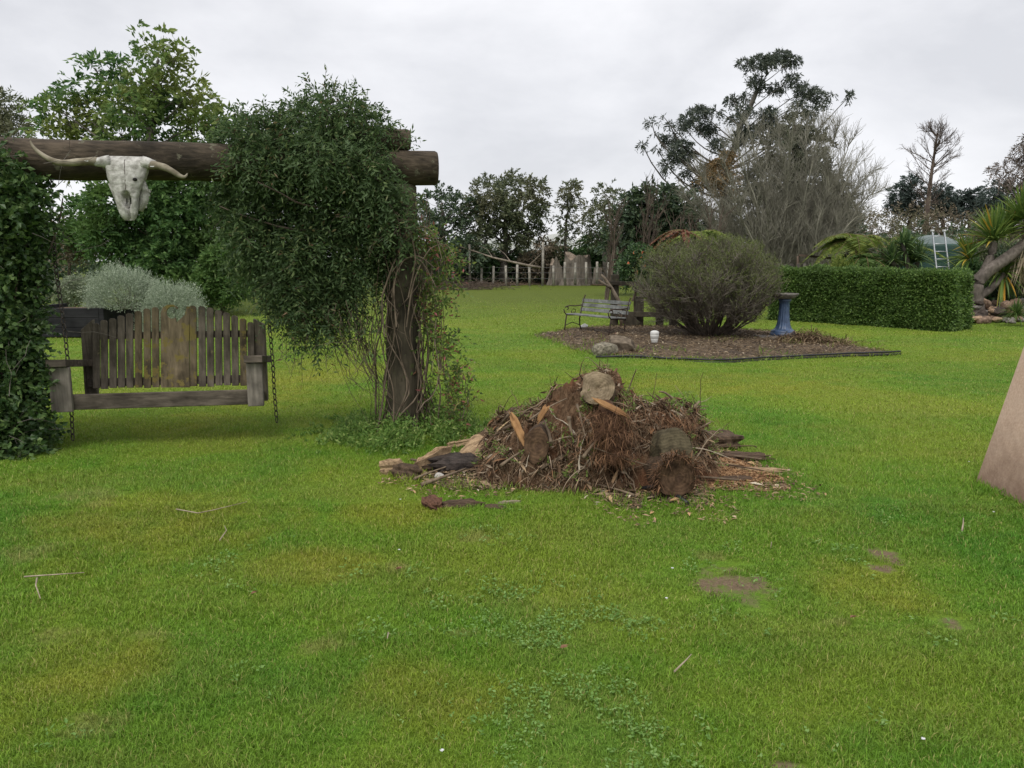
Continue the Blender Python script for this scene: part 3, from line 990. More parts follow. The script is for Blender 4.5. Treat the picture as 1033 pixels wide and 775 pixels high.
tree('leaning_gum', 'smaller gum tree with rusty lower leaves behind the bare grey tree', 'tree',
     z8([(330, 450, 30), (360, 420, 24), (310, 480, 26), (380, 480, 22), (345, 520, 22), (395, 540, 20)]), [(740, 292), (734, 230), (730, 165)], 43, .2, .08,
     leaf_mat("rusty_gum_leaf", [(0, (.06, .05, .025)), (.6, (.11, .075, .035)), (1, (.15, .10, .05))], .2), bark_grey, r, .28, .08, 60, 8, .6, dY=1, droop=.7, shell=.1)

# dark conifer and, before it, the big bare tree
r = np.random.default_rng(43)
tree('dark_conifer', 'dense dark conifer filled in behind the big bare grey tree', 'tree',
     [(802, 128, 13), (792, 148, 20), (815, 150, 18), (780, 180, 26), (815, 182, 28), (838, 200, 18), (765, 215, 28), (800, 218, 32), (838, 225, 26), (750, 245, 26), (790, 250, 30),
      (830, 250, 28), (858, 252, 18), (760, 268, 20), (860, 268, 18), (745, 268, 16), (820, 268, 20), (735, 262, 18), (775, 272, 20), (725, 275, 16), (800, 278, 20), (840, 275, 20)], [(800, 292), (800, 200), (802, 128)], 38, .4, .08,
     leaf_mat("cypress_leaf", [(0, (.022, .028, .018)), (.6, (.036, .042, .026)), (1, (.06, .065, .04))], .12, patch=(.06, .052, .035), pscale=.5), bark_brown, r, .26, .11, 150, 9, .55, dY=1.6, up=.5)
bt0 = np.array([A(800, 262, 31)[0], 31., 0])
t = thing('bare_tree', 'large leafless grey tree with fanned upswept branches behind the round bush and hedge', 'tree', bt0)
tips = [(690, 195), (705, 172), (722, 150), (738, 128), (752, 118), (768, 128), (785, 122), (800, 118), (815, 124), (830, 120), (845, 124), (858, 138), (868, 152), (880, 168), (888, 180), (878, 196), (868, 215),
        (712, 220), (735, 185), (760, 160), (790, 160), (820, 150), (850, 172), (860, 190), (840, 150), (775, 180), (730, 215), (745, 150), (835, 180), (700, 205)]
ps = []
for px, py in tips:
    tip = A(px, py, 31 + r.uniform(-1.6, 1.6))
    st = bt0 + np.array([r.normal() * .45, r.normal() * .4, 0])
    mid = st + (tip - st) * np.array([.42, .5, .35])
    p = bez(st, mid, tip, 14)
    p[1:-1] += r.normal(size=(12, 3)) * .045
    ps.append(p)
ps = np.array(ps)
bare_m = plain_mat("lichened_twig", (.155, .147, .115), (.31, .295, .235), 2, .9, 0)
build(MB().tubes(ps, taper(len(ps), 14, r.uniform(.04, .08, len(ps)), .010), 6), 'trunk', bare_m, t)
P, D, tt = spawn(ps, 40, r, .12, .97, (.25, .85), .2)
b1 = branch(P, D, (1.7 * (1.15 - tt)) * r.uniform(.6, 1.2, len(tt)) + .35, 7, r, .10, .10)
P, D, tt = spawn(b1, 13, r, .15, 1, (.3, .85), .15)
b2 = branch(P, D, .55 * r.uniform(.5, 1.2, len(tt)), 4, r, .15, .05)
build(MB().tubes(b1, taper(len(b1), 7, .013, .005), 3).tubes(b2, taper(len(b2), 4, .0065, .004), 3), 'branches', bare_m, t)

# far right group
r = np.random.default_rng(47)
tr0 = np.array([A(932, 262, 66)[0], 66., 1.2])
t = thing('bare_pine', 'tall dying pine with bare upswept branches standing above the far scrub', 'tree', tr0)
tp = A(946, 134, 66)
ax = bez(tr0, (tr0 + tp) / 2 + np.array([-.35, 0, 0]), tp, 14)[None]
build(MB().tubes(ax, taper(1, 14, .3, .06), 8), 'trunk', twig_brown, t)
P, D, tt = spawn(ax, 54, r, .42, 1, (.8, 1.35), .12)
b1 = branch(P, D, 2.7 * np.interp(tt, [.4, .6, .8, 1], [.35, .9, 1, .35]) * r.uniform(.5, 1.1, len(tt)), 7, r, .09, .06)
P, D, tt = spawn(b1, 7, r, .3, 1, (.3, .8), .1)
b2 = branch(P, D, .6, 4, r, .15, .1)
P, D, tt = spawn(b2, 3, r, .3, 1, (.3, .8), .1)
b3 = branch(P, D, .35, 3, r, .1)
build(MB().tubes(b1, taper(len(b1), 7, .036, .012), 4).tubes(b2, taper(len(b2), 4, .016, .009), 3).tubes(b3, taper(len(b3), 3, .010, .007), 3), 'branches', twig_brown, t)
FR = 'trees beyond the tank'
tree('pine_tree', 'dark layered pine left of the tall bare pine', 'tree', [(918, 182, 7), (908, 192, 9), (924, 192, 10), (905, 203, 10), (922, 204, 11), (915, 212, 10), (930, 212, 8), (900, 210, 6)],
     [(918, 240), (918, 205), (918, 182)], 70, .25, .06, pine_leaf, bark_brown, r, .34, .10, 70, 9, .55, dY=1, flat=.5, group=FR)
tree('pine_tree', 'narrow dark pine right of the tall bare pine', 'tree', [(951, 192, 6), (948, 200, 8), (955, 202, 8), (950, 210, 9), (958, 212, 7), (945, 214, 6)],
     [(952, 240), (951, 205), (951, 192)], 68, .2, .06, pine_leaf, bark_brown, r, .34, .10, 70, 9, .55, dY=1, flat=.7, group=FR)
tree('pine_tree', 'low spreading dark pine between the narrow pine and the right edge', 'tree', [(972, 200, 8), (984, 198, 9), (964, 206, 8), (978, 208, 10), (992, 206, 8), (970, 216, 9), (988, 215, 9)],
     [(978, 240), (978, 215), (979, 200)], 72, .2, .06, pine_leaf, bark_brown, r, .34, .11, 70, 9, .55, dY=1, flat=.6, group=FR)
tree('pine_tree', 'dark drooping conifer below the sparse brown tree at right edge', 'tree', [(1006, 190, 9), (1000, 200, 12), (1016, 198, 12), (1008, 210, 13), (1024, 208, 12), (996, 214, 9), (1030, 195, 9), (1040, 205, 12)],
     [(1010, 240), (1009, 205), (1008, 188)], 66, .25, .06, pine_leaf, bark_brown, r, .34, .11, 70, 9, .55, dY=1, flat=.6, group=FR)
tree('sparse_tree', 'sparse brownish drooping tree cut off by the right edge', 'tree',
     [(1030, 150, 6), (1022, 162, 5), (1010, 168, 5), (1002, 172, 4), (1018, 178, 6), (1032, 172, 7), (1040, 160, 9), (1046, 150, 9), (1026, 188, 6), (1044, 180, 10), (1012, 182, 5), (1050, 165, 10), (1038, 140, 6)],
     [(1036, 240), (1036, 190), (1034, 145)], 56, .26, .06, leaf_mat("brown_pine_leaf", [(0, (.05, .042, .035)), (1, (.12, .095, .08))], .15), bark_brown, r, .3, .07, 34, 9, .5, dY=.8, droop=.9, shell=.1, thin=.25)

# left: tall broad leaved tree, its neighbour and the shrubs under them
r = np.random.default_rng(51)
big_leaf = leaf_mat("tall_tree_leaf", [(0, (.024, .055, .020)), (.5, (.050, .098, .030)), (.85, (.080, .14, .040)), (1, (.13, .17, .05))], .3, patch=(.13, .14, .035), pscale=.35)
tree('tall_broadleaf_tree', 'tall broad leaved tree with yellowing top rising over the arbour beam', 'tree',
     [(147, 48, 11), (160, 66, 17), (172, 58, 13), (142, 82, 10), (108, 66, 15), (88, 62, 6), (112, 84, 17), (75, 92, 17), (50, 104, 11), (60, 120, 17), (34, 108, 8), (95, 110, 22), (135, 112, 22),
      (165, 90, 18), (176, 102, 22), (206, 104, 18), (196, 82, 8), (222, 120, 16), (160, 128, 24), (120, 134, 22), (85, 136, 20), (200, 132, 20), (240, 132, 14), (38, 130, 9), (165, 36, 6), (140, 32, 5),
      (182, 50, 8), (100, 160, 22), (140, 165, 24), (185, 162, 22), (225, 160, 20), (70, 160, 14), (120, 95, 16), (150, 100, 18)],
     [(150, 303), (150, 200), (152, 130), (160, 60)], 26, .22, .04, big_leaf, bark_grey, r, .23, .10, 40, 7, .38, dY=1.3, flat=.8, spread=1.0, droop=.5, shell=.15)
mid_leaf = leaf_mat("mid_shrub_leaf", [(0, (.020, .046, .014)), (.6, (.042, .085, .024)), (1, (.085, .14, .042))], .3, patch=(.075, .12, .03), pscale=.5)
tree('large_shrub', 'large dense green shrub filling the space behind the skull', 'shrub',
     [(150, 195, 24), (185, 190, 26), (215, 190, 24), (110, 205, 24), (140, 225, 28), (180, 225, 30), (215, 228, 28), (85, 215, 18), (100, 240, 20), (130, 255, 22), (165, 262, 28), (205, 265, 28),
      (228, 275, 18), (190, 288, 20), (215, 292, 16), (160, 290, 18), (240, 255, 18), (75, 240, 12)], [(175, 306), (175, 260), (175, 215)], 24, .12, .05,
     mid_leaf, bark_brown, r, .15, .075, 260, 9, .4, dY=.9, up=.4)
tree('yellow_green_shrub', 'bright yellow green shrub at the right foot of the large shrub, above the swing back', 'shrub',
     [(222, 262, 15), (236, 272, 13), (215, 282, 14), (232, 292, 12), (205, 294, 10), (244, 285, 10)], [(224, 307), (224, 285)], 23, .06, .03,
     leaf_mat("lime_leaf", [(0, (.028, .058, .014)), (.7, (.050, .092, .022)), (1, (.085, .13, .036))], .3), bark_brown, r, .12, .06, 230, 8, .3, dY=.5, up=.4)
tree('grey_leaved_tree', 'pale grey leaved tree at the left edge behind the beam', 'tree', [(5, 105, 12), (10, 125, 14), (-12, 115, 16), (-10, 135, 16), (15, 140, 10), (0, 150, 16), (-25, 130, 16), (0, 175, 18), (-20, 170, 18)],
     [(-2, 300), (-2, 200), (0, 120)], 30, .2, .05, far_olive, bark_grey, r, .2, .06, 110, 8, .5, dY=1, shell=.1)
tree('twiggy_shrub', 'half bare brown twiggy shrub behind the swing chain, over the black raised bed', 'shrub',
     [(62, 230, 9), (75, 250, 11), (88, 245, 8), (64, 255, 9), (56, 245, 7), (78, 232, 7)], [(70, 303), (70, 265), (70, 235)], 25, .06, .03, scrub_leaf, bark_grey, r, .14, .06, 60, 8, .4, dY=.5, shell=.1)
tree('low_grey_shrub', 'low grey green shrub beside the grey bush in the raised bed', 'shrub', [(68, 292, 10), (82, 290, 11), (58, 297, 8), (92, 296, 9), (74, 301, 10)], [(75, 309), (75, 298)], 20, .04, .02,
     leaf_mat("grey_green_leaf", [(0, (.075, .095, .06)), (1, (.17, .19, .13))], .2), bark_brown, r, .08, .03, 160, 8, .25, dY=.4, up=.6)
# ------------------------------------------------------------------ far fence, stumps, fallen branch
r = np.random.default_rng(61)
post_wood = wood_mat("pale_post_wood", (.24, .22, .185), (.46, .43, .37), (9, 9, 2), bstr=.3)
fence_posts = [(456.7, 270, 292.5), (473.4, 246.5, 291.5), (485.8, 269.5, 292), (497.8, 268.5, 291.5), (510.1, 268, 290.5), (521.8, 267, 289), (533.8, 267, 287.5), (547.8, 244.5, 287.5), (558.2, 268, 286),
               (569.9, 264.5, 285.5), (580.3, 265, 285.5), (591.2, 264.5, 284.5), (602.4, 264, 284), (613.5, 264.5, 284), (624, 264.5, 284.5), (635, 264.5, 285)]
fpos = []
fy = 49.0
f0 = A(534, 280, fy)
fen = thing('post_fence', 'wire fence of pale short posts with two taller posts along the far lawn edge', 'fence', (f0[0], fy, 0))
tops = []
for px, yt, yb in fence_posts:
    d = fy + r.uniform(-.15, .15)
    p = A(px, yt, d)
    zb = max(A(px, yb, d)[2], -.05) - .15
    q = np.array([p[0] + r.uniform(-.03, .03), d, min(zb, .3)])
    build(MB().tubes(np.stack([q, (p + q) / 2 + r.normal(size=3) * .01, p]), (.085, .08, .075), 7, True), 'post', post_wood, fen)
    tops.append((q, p))
wire = plain_mat("fence_wire", (.12, .12, .12), (.2, .2, .2), 5, .6, 0, metal=.5)
mb = MB()
for hgt in (.45, .8, 1.12):
    mb.tubes(np.array([[q[0], q[1] - .09, hgt] for q, p in tops]), .008, 3)
build(mb, 'wire', wire, fen)

stump_wood = wood_mat("weathered_stump", (.085, .07, .056), (.25, .22, .18), (8, 8, .8), bstr=1.0, spot=1.5)
stump_top = wood_mat("stump_cut", (.17, .13, .10), (.38, .31, .24), (9, 9, 9), bstr=.3)
for px, w, yt, yb, lb in ((561, 6.5, 264, 285, 'pale weathered tree stump, the left and slimmer of the two by the tall post'), (583, 13.5, 259.5, 284.5, 'broad pale grey tree stump, the widest by the far fence'),
                          (603, 5.2, 272, 284.5, 'small round log end right of the broad grey stump')):
    Yd = 50.3
    p = A(px, yt, Yd)
    R0 = w * M2(Yd)
    H = p[2]
    t = thing('tree_stump', lb, 'stump', (p[0], Yd, 0), 'grey stumps by the far fence')
    a = np.linspace(0, 2 * math.pi, 40, endpoint=False)
    zz = np.linspace(-.1, H, 8)
    rr = R0 * np.interp(zz, [0, .4, H], [1.3, .98, .80])[:, None] * (1 + .26 * fbm(np.stack([np.cos(a) * 2.5, np.sin(a) * 2.5, np.zeros(40) + px], -1), 5, 3)[None])
    V = np.stack([p[0] + rr * np.cos(a), Yd + rr * np.sin(a) * .8, np.broadcast_to(zz[:, None], rr.shape) + (.26 * H * fbm(np.stack([np.cos(a), np.sin(a), np.zeros(40) + 3 * px], -1), 8, 2))[None] * (zz[:, None] / H)], -1)
    i = np.arange(40)
    b = (np.arange(7) * 40)[:, None]
    build(MB().add(V, np.stack([b + i, b + (i + 1) % 40, b + (i + 1) % 40 + 40, b + i + 40], -1).reshape(-1, 4), True), 'trunk', stump_wood, t)
    c = V[-1].mean(0)
    vv = np.concatenate([V[-1], c[None] + [0, 0, -.02]])
    build(MB().add(vv, np.stack([i, (i + 1) % 40, np.full(40, 40)], 1)), 'cut_face', stump_top, t)
pth = [A(464, 249, 48.4), A(480, 254, 48.2), A(497, 260, 48.0), (A(515, 264, 47.9)), A(533, 268, 47.9), A(545, 270, 48)]
dbr = wood_mat("dead_branch_wood", (.16, .13, .10), (.34, .29, .23), (4, 4, 4), bstr=.3)
mb = MB().tubes(np.array(pth), np.linspace(.03, .085, 6), 7, True)
mb.tubes(np.array([pth[2], A(492, 252, 48.3), A(484, 248, 48.5)]), (.03, .02, .01), 5)
mb.tubes(np.array([pth[3], A(509, 256, 48.3), A(500, 249, 48.6)]), (.03, .02, .01), 5)
mb.tubes(np.array([pth[4], A(540, 262, 48.3), A(546, 256, 48.6)]), (.03, .02, .01), 5)
tag(build(mb, 'dead_branch', dbr, loc=pth[3] * [1, 1, 0]), 'long bare dead branch sloping down behind the far fence', 'branch')
brush = A(462, 287, 43)
mb = MB()
s = np.column_stack([r.normal(brush[0], 1.5, 420), r.normal(43, .5, 420), np.abs(r.normal(0, .22, 420))])
d = r.normal(size=(420, 3)) * [1, .6, .3]
mb.tubes(branch(s, d, r.uniform(.4, 1.1, 420), 4, r, .2), taper(420, 4, .016, .006), 3)
tag(build(mb, 'brush_pile', twig_brown, loc=(brush[0], 43, 0)), 'low heap of cut brush on the lawn in front of the far fence', 'brush pile')

# ------------------------------------------------------------------ left: raised bed and grey bushes
r = np.random.default_rng(65)
black_tim = wood_mat("black_timber", (.012, .012, .014), (.035, .034, .036), (1.2, 8, 8), bstr=.3)
b0, b1 = A(20, 340, 16.4), A(106, 338, 16.6)
rb = thing('raised_bed', 'black timber raised garden bed behind the left end of the swing seat', 'raised bed', ((b0[0] + b1[0]) / 2, 16.5, 0))
ztop = A(80, 311, 16.4)[2]
for k in range(3):
    z = ztop * (k + .5) / 3
    build(MB().box(((b0[0] + b1[0]) / 2, 16.45, z), (b1[0] - b0[0], .10, ztop / 3 - .006)), 'sleeper', black_tim, rb, bevel=.008)
for x in (b0[0], b1[0]):
    build(MB().box((x + (.055 if x == b1[0] else -.055), 17.35, ztop / 2), (.10, 1.9, ztop)), 'end_board', black_tim, rb, bevel=.008)
build(MB().box(((b0[0] + b1[0]) / 2, 17.35, ztop / 2 - .03), (b1[0] - b0[0] - .02, 1.66, ztop - .1)), 'soil', mulch_mat, rb)
lav_leaf = leaf_mat("lavender_leaf", [(0, (.10, .125, .085)), (.6, (.17, .20, .145)), (1, (.26, .29, .22))], .15, .8)
def dome_bush(name, label, cat, c, R, n, k, L, W, leafm, woodm, rng, slen, ns=40, up=.5, group=None):
    t = thing(name, label, cat, (c[0], c[1], c[2]), group)
    d = unit(rng.normal(size=(ns, 3)) + [0, 0, .9]); d[:, 2] = np.abs(d[:, 2])
    st = branch(np.repeat(np.array([c], float), ns, 0) + rng.normal(size=(ns, 3)) * [.08, .08, 0], d, np.linalg.norm(d * R, axis=1) * .85, 6, rng, .1)
    build(MB().tubes(st, taper(ns, 6, .014, .004), 4), 'stems', woodm, t)
    d = unit(rng.normal(size=(n, 3)) + [0, 0, .35]); d[:, 2] = np.abs(d[:, 2]) - .08
    u = rng.uniform(.45, 1, n) ** .5
    S = np.asarray(c) + d * R * (u * (1 + .16 * fbm(d * 2.5 + c[0], 3, 3)))[:, None]
    S[:, 2] = np.maximum(S[:, 2], c[2] + .02)
    P, dd = shoot_leaves(S, unit(d + [0, 0, up] + .3 * rng.normal(size=d.shape)), slen * rng.uniform(.6, 1.3, n), k, rng, .55, .05)
    build(MB().add(*leaves(P, dd, L * rng.uniform(.7, 1.2, len(P)), W, rng)), 'foliage', leafm, t)
    return t
lc = A(129, 312, 17.2)
dome_bush('lavender_bush', 'large rounded silvery grey bush behind the swing, the taller of the pair', 'bush', (lc[0], 17.2, ztop - .06), np.array([.68, .70, .84]), 3200, 9, .05, .011, lav_leaf, twig_grey, r, .24)
lc = A(174, 318, 16.9)
dome_bush('lavender_bush', 'lower silvery grey bush leaning right behind the middle of the swing back', 'bush', (lc[0] , 16.9, .02), np.array([.60, .65, 1.05]), 2800, 9, .05, .011, lav_leaf, twig_grey, r, .24)

# ------------------------------------------------------------------ island bed: edging, bench, bush, bird bath, stones
r = np.random.default_rng(71)
black_pl = plain_mat("black_plastic", (.012, .012, .013), (.03, .03, .032), 20, .45, .1)
ed = [(601, 361.5), (640, 361.5), (668, 363), (690, 363.5), (715, 365), (740, 365), (770, 362.5), (800, 361), (830, 359.8), (860, 358.6), (885, 358.4), (908, 357)]
ep = np.array([G(*p) + [0, 0, .035] for p in ed])
u = np.linspace(0, len(ep) - 1, 60)
ep = np.stack([np.interp(u, np.arange(len(ep)), ep[:, i]) for i in range(3)], 1)
ep += np.column_stack([np.zeros(60), .02 * fbm(ep * 2, 3, 2), .012 * fbm(ep * 1.5, 6, 2)])
mb = MB().tubes(ep, .016, 8, True)
q = ep - [0, 0, .045]
mb.tubes(q, .02, 6)
tag(build(mb, 'edging_strip', black_pl, loc=ep[30] * [1, 1, 0]), 'black plastic edging strip along the front of the mulch bed', 'garden edging')

# park bench: slats between two iron end frames
slat_mat = wood_mat("bench_slat", (.12, .125, .12), (.28, .285, .27), (1.2, 14, 14), bstr=.2)
iron = plain_mat("rusty_iron", (.028, .02, .017), (.07, .045, .032), 25, .75, .2)
bl, br = G(583, 334.0), G(630.5, 340.0)
ax = unit(br - bl)
fr = np.array([ax[1], -ax[0], 0.])
if fr[1] > 0: fr = -fr
bo = (bl + br) / 2
BL = np.linalg.norm(br - bl)
bo[2] = gz(bo[0], bo[1]) + .03
bench = thing('park_bench', 'old garden bench with grey slats and rusty iron ends on the mulch bed', 'bench', bo)
up = np.array([0, 0, 1.])
R3 = np.stack([ax, fr, up], 1)
for k in range(4):
    build(MB().box(bo + fr * (.02 + k * .105) + up * (.42 - .012 * (k < 1)), (BL + .06, .085, .026), R3), 'seat_slat', slat_mat, bench, bevel=.005)
for k in range(3):
    h = .53 + k * .115
    bt = unit(up * 1.0 - fr * .22)
    Rb = np.stack([ax, np.cross(bt, ax), bt], 1)
    build(MB().box(bo - fr * (.06 + (h - .45) * .22) + up * h, (BL + .06, .024, .09), Rb), 'back_slat', slat_mat, bench, bevel=.005)
for s in (-1, 1):
    o = bo + ax * s * BL / 2 * .98
    def L3(l): return np.array([o + fr * a + up * b for a, b in l])
    mb = MB()
    mb.tubes(L3([(.42, 0), (.40, .12), (.38, .28), (.36, .395)]), .017, 6, True)
    mb.tubes(L3([(-.06, 0), (-.02, .12), (-.01, .28), (-.035, .40), (-.075, .55), (-.11, .70), (-.145, .85), (-.17, .87), (-.16, .90)]), .017, 6, True)
    mb.tubes(L3([(.36, .395), (.2, .385), (.05, .385), (-.035, .40)]), .015, 6)
    mb.tubes(L3([(.36, .395), (.42, .46), (.44, .54), (.40, .60), (.33, .60), (.31, .55), (.35, .53)]), .014, 6, True)
    mb.tubes(L3([(.40, .60), (.28, .635), (.12, .62), (-.09, .64)]), .016, 6)
    mb.tubes(L3([(.20, .39), (.23, .48), (.17, .55), (.10, .52), (.12, .45), (.17, .46)]), .011, 5)
    mb.tubes(L3([(.40, .12), (.2, .2), (-.02, .12)]), .011, 5)
    build(mb, 'iron_end', iron, bench)

bench.scale = (.97, .97, .86)

# mossy old timber posts and rails behind the bench
old_tim = wood_mat("mossy_old_timber", (.030, .025, .018), (.10, .085, .06), (9, 9, 2), lichen=(.075, .085, .035), lich_lo=.6, bstr=.6)
gp0 = A(640, 332, 18.9)
og = thing('old_timber_frame', 'dark mossy post and rail remains standing behind the bench and round bush', 'fence', (gp0[0], 18.9, 0))
for px, w, top, yy in ((620.5, .17, 277, 18.9), (645.5, .17, 299, 18.9), (666, .16, 304, 18.8), (680, .17, 302, 18.7), (697, .15, 304, 18.7)):
    p = A(px, top, yy)
    build(MB().box((p[0], yy, p[2] / 2 - .05), (w, w * .9, p[2] + .1), np.array([[math.cos(.2), -math.sin(.2), 0], [math.sin(.2), math.cos(.2), 0], [0, 0, 1]])), 'post', old_tim, og, bevel=.02)
p, q = A(613, 285.5, 18.76), A(646, 286.5, 18.72)
build(MB().beam(p, q, .07, .09), 'rail', old_tim, og, bevel=.01)
p, q = A(634, 317, 18.78), A(704, 318, 18.58)
build(MB().beam(p, q, .05, .12), 'rail', old_tim, og, bevel=.01)
p, q = A(622, 313, 18.74), A(642, 330, 18.66)
build(MB().beam(p, q, .05, .28), 'rail', old_tim, og, bevel=.01)
drift = wood_mat("driftwood", (.18, .14, .10), (.36, .30, .23), (4, 4, 4), bstr=.3)
dp = [A(624, 303, 18.2), A(617, 291, 18.15), A(610, 281, 18.1), A(606.5, 277, 18.1)]
mb = MB().tubes(np.array([A(627, 331, 18.3), A(626, 316, 18.25)] + dp), (.04, .04, .045, .04, .035, .02), 7, True)
mb.tubes(np.array([dp[1], A(610, 287, 18.05), A(604, 282.5, 18.0)]), (.035, .03, .018), 6, True)
tag(build(mb, 'driftwood_branch', drift, loc=A(627, 331, 18.3) * [1, 1, 0]), 'pale forked driftwood branch standing up behind the bench back', 'branch')
cam_leaf = leaf_mat("camellia_leaf", [(0, (.014, .032, .012)), (.7, (.030, .058, .02)), (1, (.06, .09, .035))], .15, .35)
t = tree('camellia_bush', 'dark glossy camellia with a few orange pink flowers between timber posts and round bush', 'shrub',
         [(640, 262, 8), (634, 270, 9), (645, 272, 10), (636, 280, 9), (650, 258, 8), (652, 282, 9), (630, 262, 5), (643, 252, 6)], [(640, 334), (641, 300), (640, 262)], 19.6, .04, .02,
         cam_leaf, bark_brown, r, .085, .045, 60, 7, .22, dY=.3)
fl = leaf_mat("camellia_petal", [(0, (.45, .14, .08)), (1, (.6, .25, .14))], .3)
for px, py in ((646, 260), (640, 255), (634, 266), (650, 268), (643, 275), (648, 255)):
    c = A(px, py, 19.25)
    build(MB().add(*leaves(np.repeat(c[None], 9, 0), r.normal(size=(9, 3)), .05, .045, r)), 'flower', fl, t)

# the round many-stemmed bush
r = np.random.default_rng(73)
rbY = 16.2
c0 = A(716, 341, rbY); c0[2] = .04
rb = thing('round_bush', 'big round twiggy bush with bare lower stems in the mulch bed', 'bush', c0)
cc = A(714, 287, rbY)
RX, RZ = 75 * M2(rbY), 52 * M2(rbY)
ns = 110
az = r.uniform(0, 2 * math.pi, ns)
el = np.arcsin(r.uniform(-.45, 1, ns))
tip = cc + np.column_stack([np.cos(az) * np.cos(el) * RX, np.sin(az) * np.cos(el) * RX * .95, np.sin(el) * RZ]) * r.uniform(.75, .95, ns)[:, None]
st = c0 + np.column_stack([np.cos(az), np.sin(az), np.zeros(ns)]) * r.uniform(.03, .36, ns)[:, None]
ps = np.stack([bez(a, a + (b - a) * [.55, .55, .35], b, 9) for a, b in zip(st, tip)])
ps[:, 1:-1] += r.normal(size=ps[:, 1:-1].shape) * .02
build(MB().tubes(ps, taper(ns, 9, r.uniform(.013, .026, ns), .006), 6), 'stems', plain_mat("bush_stem", (.05, .04, .03), (.12, .095, .075), 14, .9, .2), rb)
P, D, tt = spawn(ps, 26, r, .38, 1, (.3, 1.0), .15)
b1 = branch(P, D, r.uniform(.2, .5, len(P)), 5, r, .15, .08)
P, D, tt = spawn(b1, 6, r, .25, 1, (.3, .9), .12)
b2 = branch(P, D, r.uniform(.10, .26, len(P)), 3, r, .15)
def trim(b):                                       # keep the clipped round outline
    q = (b[:, -1] - cc) / [RX, RX, RZ]
    n = np.linalg.norm(q, axis=1)
    lim = 1.0 + .16 * fbm(q * 2.6, 5, 3)
    return b[(n < lim) & (b[:, -1, 2] > .22)]
b1, b2 = trim(b1), trim(b2)
twig_bush = plain_mat("bush_twig", (.11, .095, .075), (.24, .21, .17), 5, .9, 0)
build(MB().tubes(b1, taper(len(b1), 5, .006, .003), 3).tubes(b2, taper(len(b2), 3, .0038, .0025), 3), 'twigs', twig_bush, rb)
q = (b2[:, -1] - cc) / [RX, RX, RZ]
pr = np.clip(.42 + .9 * q[:, 2] + .35 * (np.linalg.norm(q, axis=1) - .7), .10, 1)
sel = b2[r.random(len(b2)) < pr]
P, dd = shoot_leaves(sel[:, 1], sel[:, -1] - sel[:, 0], .16, 8, r, .7, 0.)
build(MB().add(*leaves(P, dd, .036 * r.uniform(.6, 1.3, len(P)), .013, r)), 'foliage', leaf_mat("bush_leaf", [(0, (.042, .052, .016)), (.6, (.070, .085, .026)), (1, (.11, .128, .042))], .25), rb)

# bird bath
blue = plain_mat("blue_glaze", (.026, .046, .092), (.066, .108, .195), 9, .38, .15, .5)
conc = plain_mat("grey_brown_stone", (.11, .10, .09), (.24, .22, .20), 14, .9, .4)
bbp = G(789.5, 342)
z0 = gz(bbp[0], bbp[1]) + .085
bbp[2] = z0
bb = thing('bird_bath', 'blue glazed fluted pedestal bird bath with a shallow grey bowl', 'bird bath', bbp)
build(MB().lathe([(0, .0), (.25, .0), (.255, .02), (.255, .05), (.235, .065), (.24, .085), (.225, .105), (.19, .12), (.16, .16), (.135, .22), (.118, .32), (.105, .48), (.10, .62), (.105, .68), (.125, .70),
                  (.13, .725), (.11, .74), (.0, .741)], bbp, 96, 14, (.14, .66)), 'pedestal', blue, bb)
build(MB().lathe([(0, .741), (.12, .742), (.19, .76), (.24, .80), (.262, .828), (.268, .84), (.265, .852), (.25, .852), (.25, .845), (.15, .815), (0, .81)], bbp, 64), 'bowl', conc, bb)
pl = G(790, 344)
tag(build(MB().box((pl[0] - .06, pl[1] + .12, z0 - .035), (.78, .66, .075)), 'paving_slab', conc, loc=(pl[0], pl[1], z0 - .035), bevel=.012), 'square grey slab under the blue bird bath', 'slab')

# white ribbed urn, stones, litter heap
white_pot = plain_mat("white_ceramic", (.50, .50, .47), (.66, .65, .62), 12, .5, .1)
up_ = G(660, 350.5)
up_[2] = gz(up_[0], up_[1]) + .085
ur = thing('white_pot', 'small white ribbed pot standing on the mulch before the round bush', 'pot', up_)
build(MB().lathe([(0, 0), (.052, 0), (.058, .015), (.066, .05), (.070, .07), (.066, .077), (.074, .085), (.079, .13), (.080, .145), (.074, .15), (.080, .157), (.082, .175), (.078, .18)], up_, 40), 'body', white_pot, ur)
build(MB().lathe([(.079, .181), (.083, .188), (.078, .2), (.06, .215), (.03, .226), (0, .228)], up_, 40), 'lid', white_pot, ur)
rockm = plain_mat("boulder", (.065, .050, .036), (.20, .16, .115), 3.5, .92, .6, .2, detail=9, dist=.04)
rocklight = plain_mat("lichened_boulder", (.07, .062, .045), (.30, .27, .20), 4.5, .92, .6, .2, detail=9, dist=.04)
p = G(611, 360)
tag(put('boulder', rock_mesh('boulder', rocklight, r, 3, (1, .85, .62), 4), p + [0, .18, .09], (0, -.15, .3), (.235, .21, .21)), 'pale lichened boulder at the front of the mulch bed, left of its pair', 'boulder')
p = G(629.5, 357.5)
tag(put('boulder', rock_mesh('boulder', rockm, r, 8, (1, .75, .75), 4), p + [0.02, .2, .13], (.1, .38, -.35), (.33, .24, .21)), 'brown slanting boulder at the front of the mulch bed, right of its pair', 'boulder')
p = G(589, 333)
tag(put('white_stone', rock_mesh('white_stone', plain_mat("white_stone", (.45, .45, .44), (.62, .62, .6), 8, .8, .2), r, 12, (1, .7, .6), 3), p + [0, 0, .09], (0, 0, .2), (.10, .08, .10)), 'small white stone on the mulch under the bench', 'stone')
p = G(622, 340)
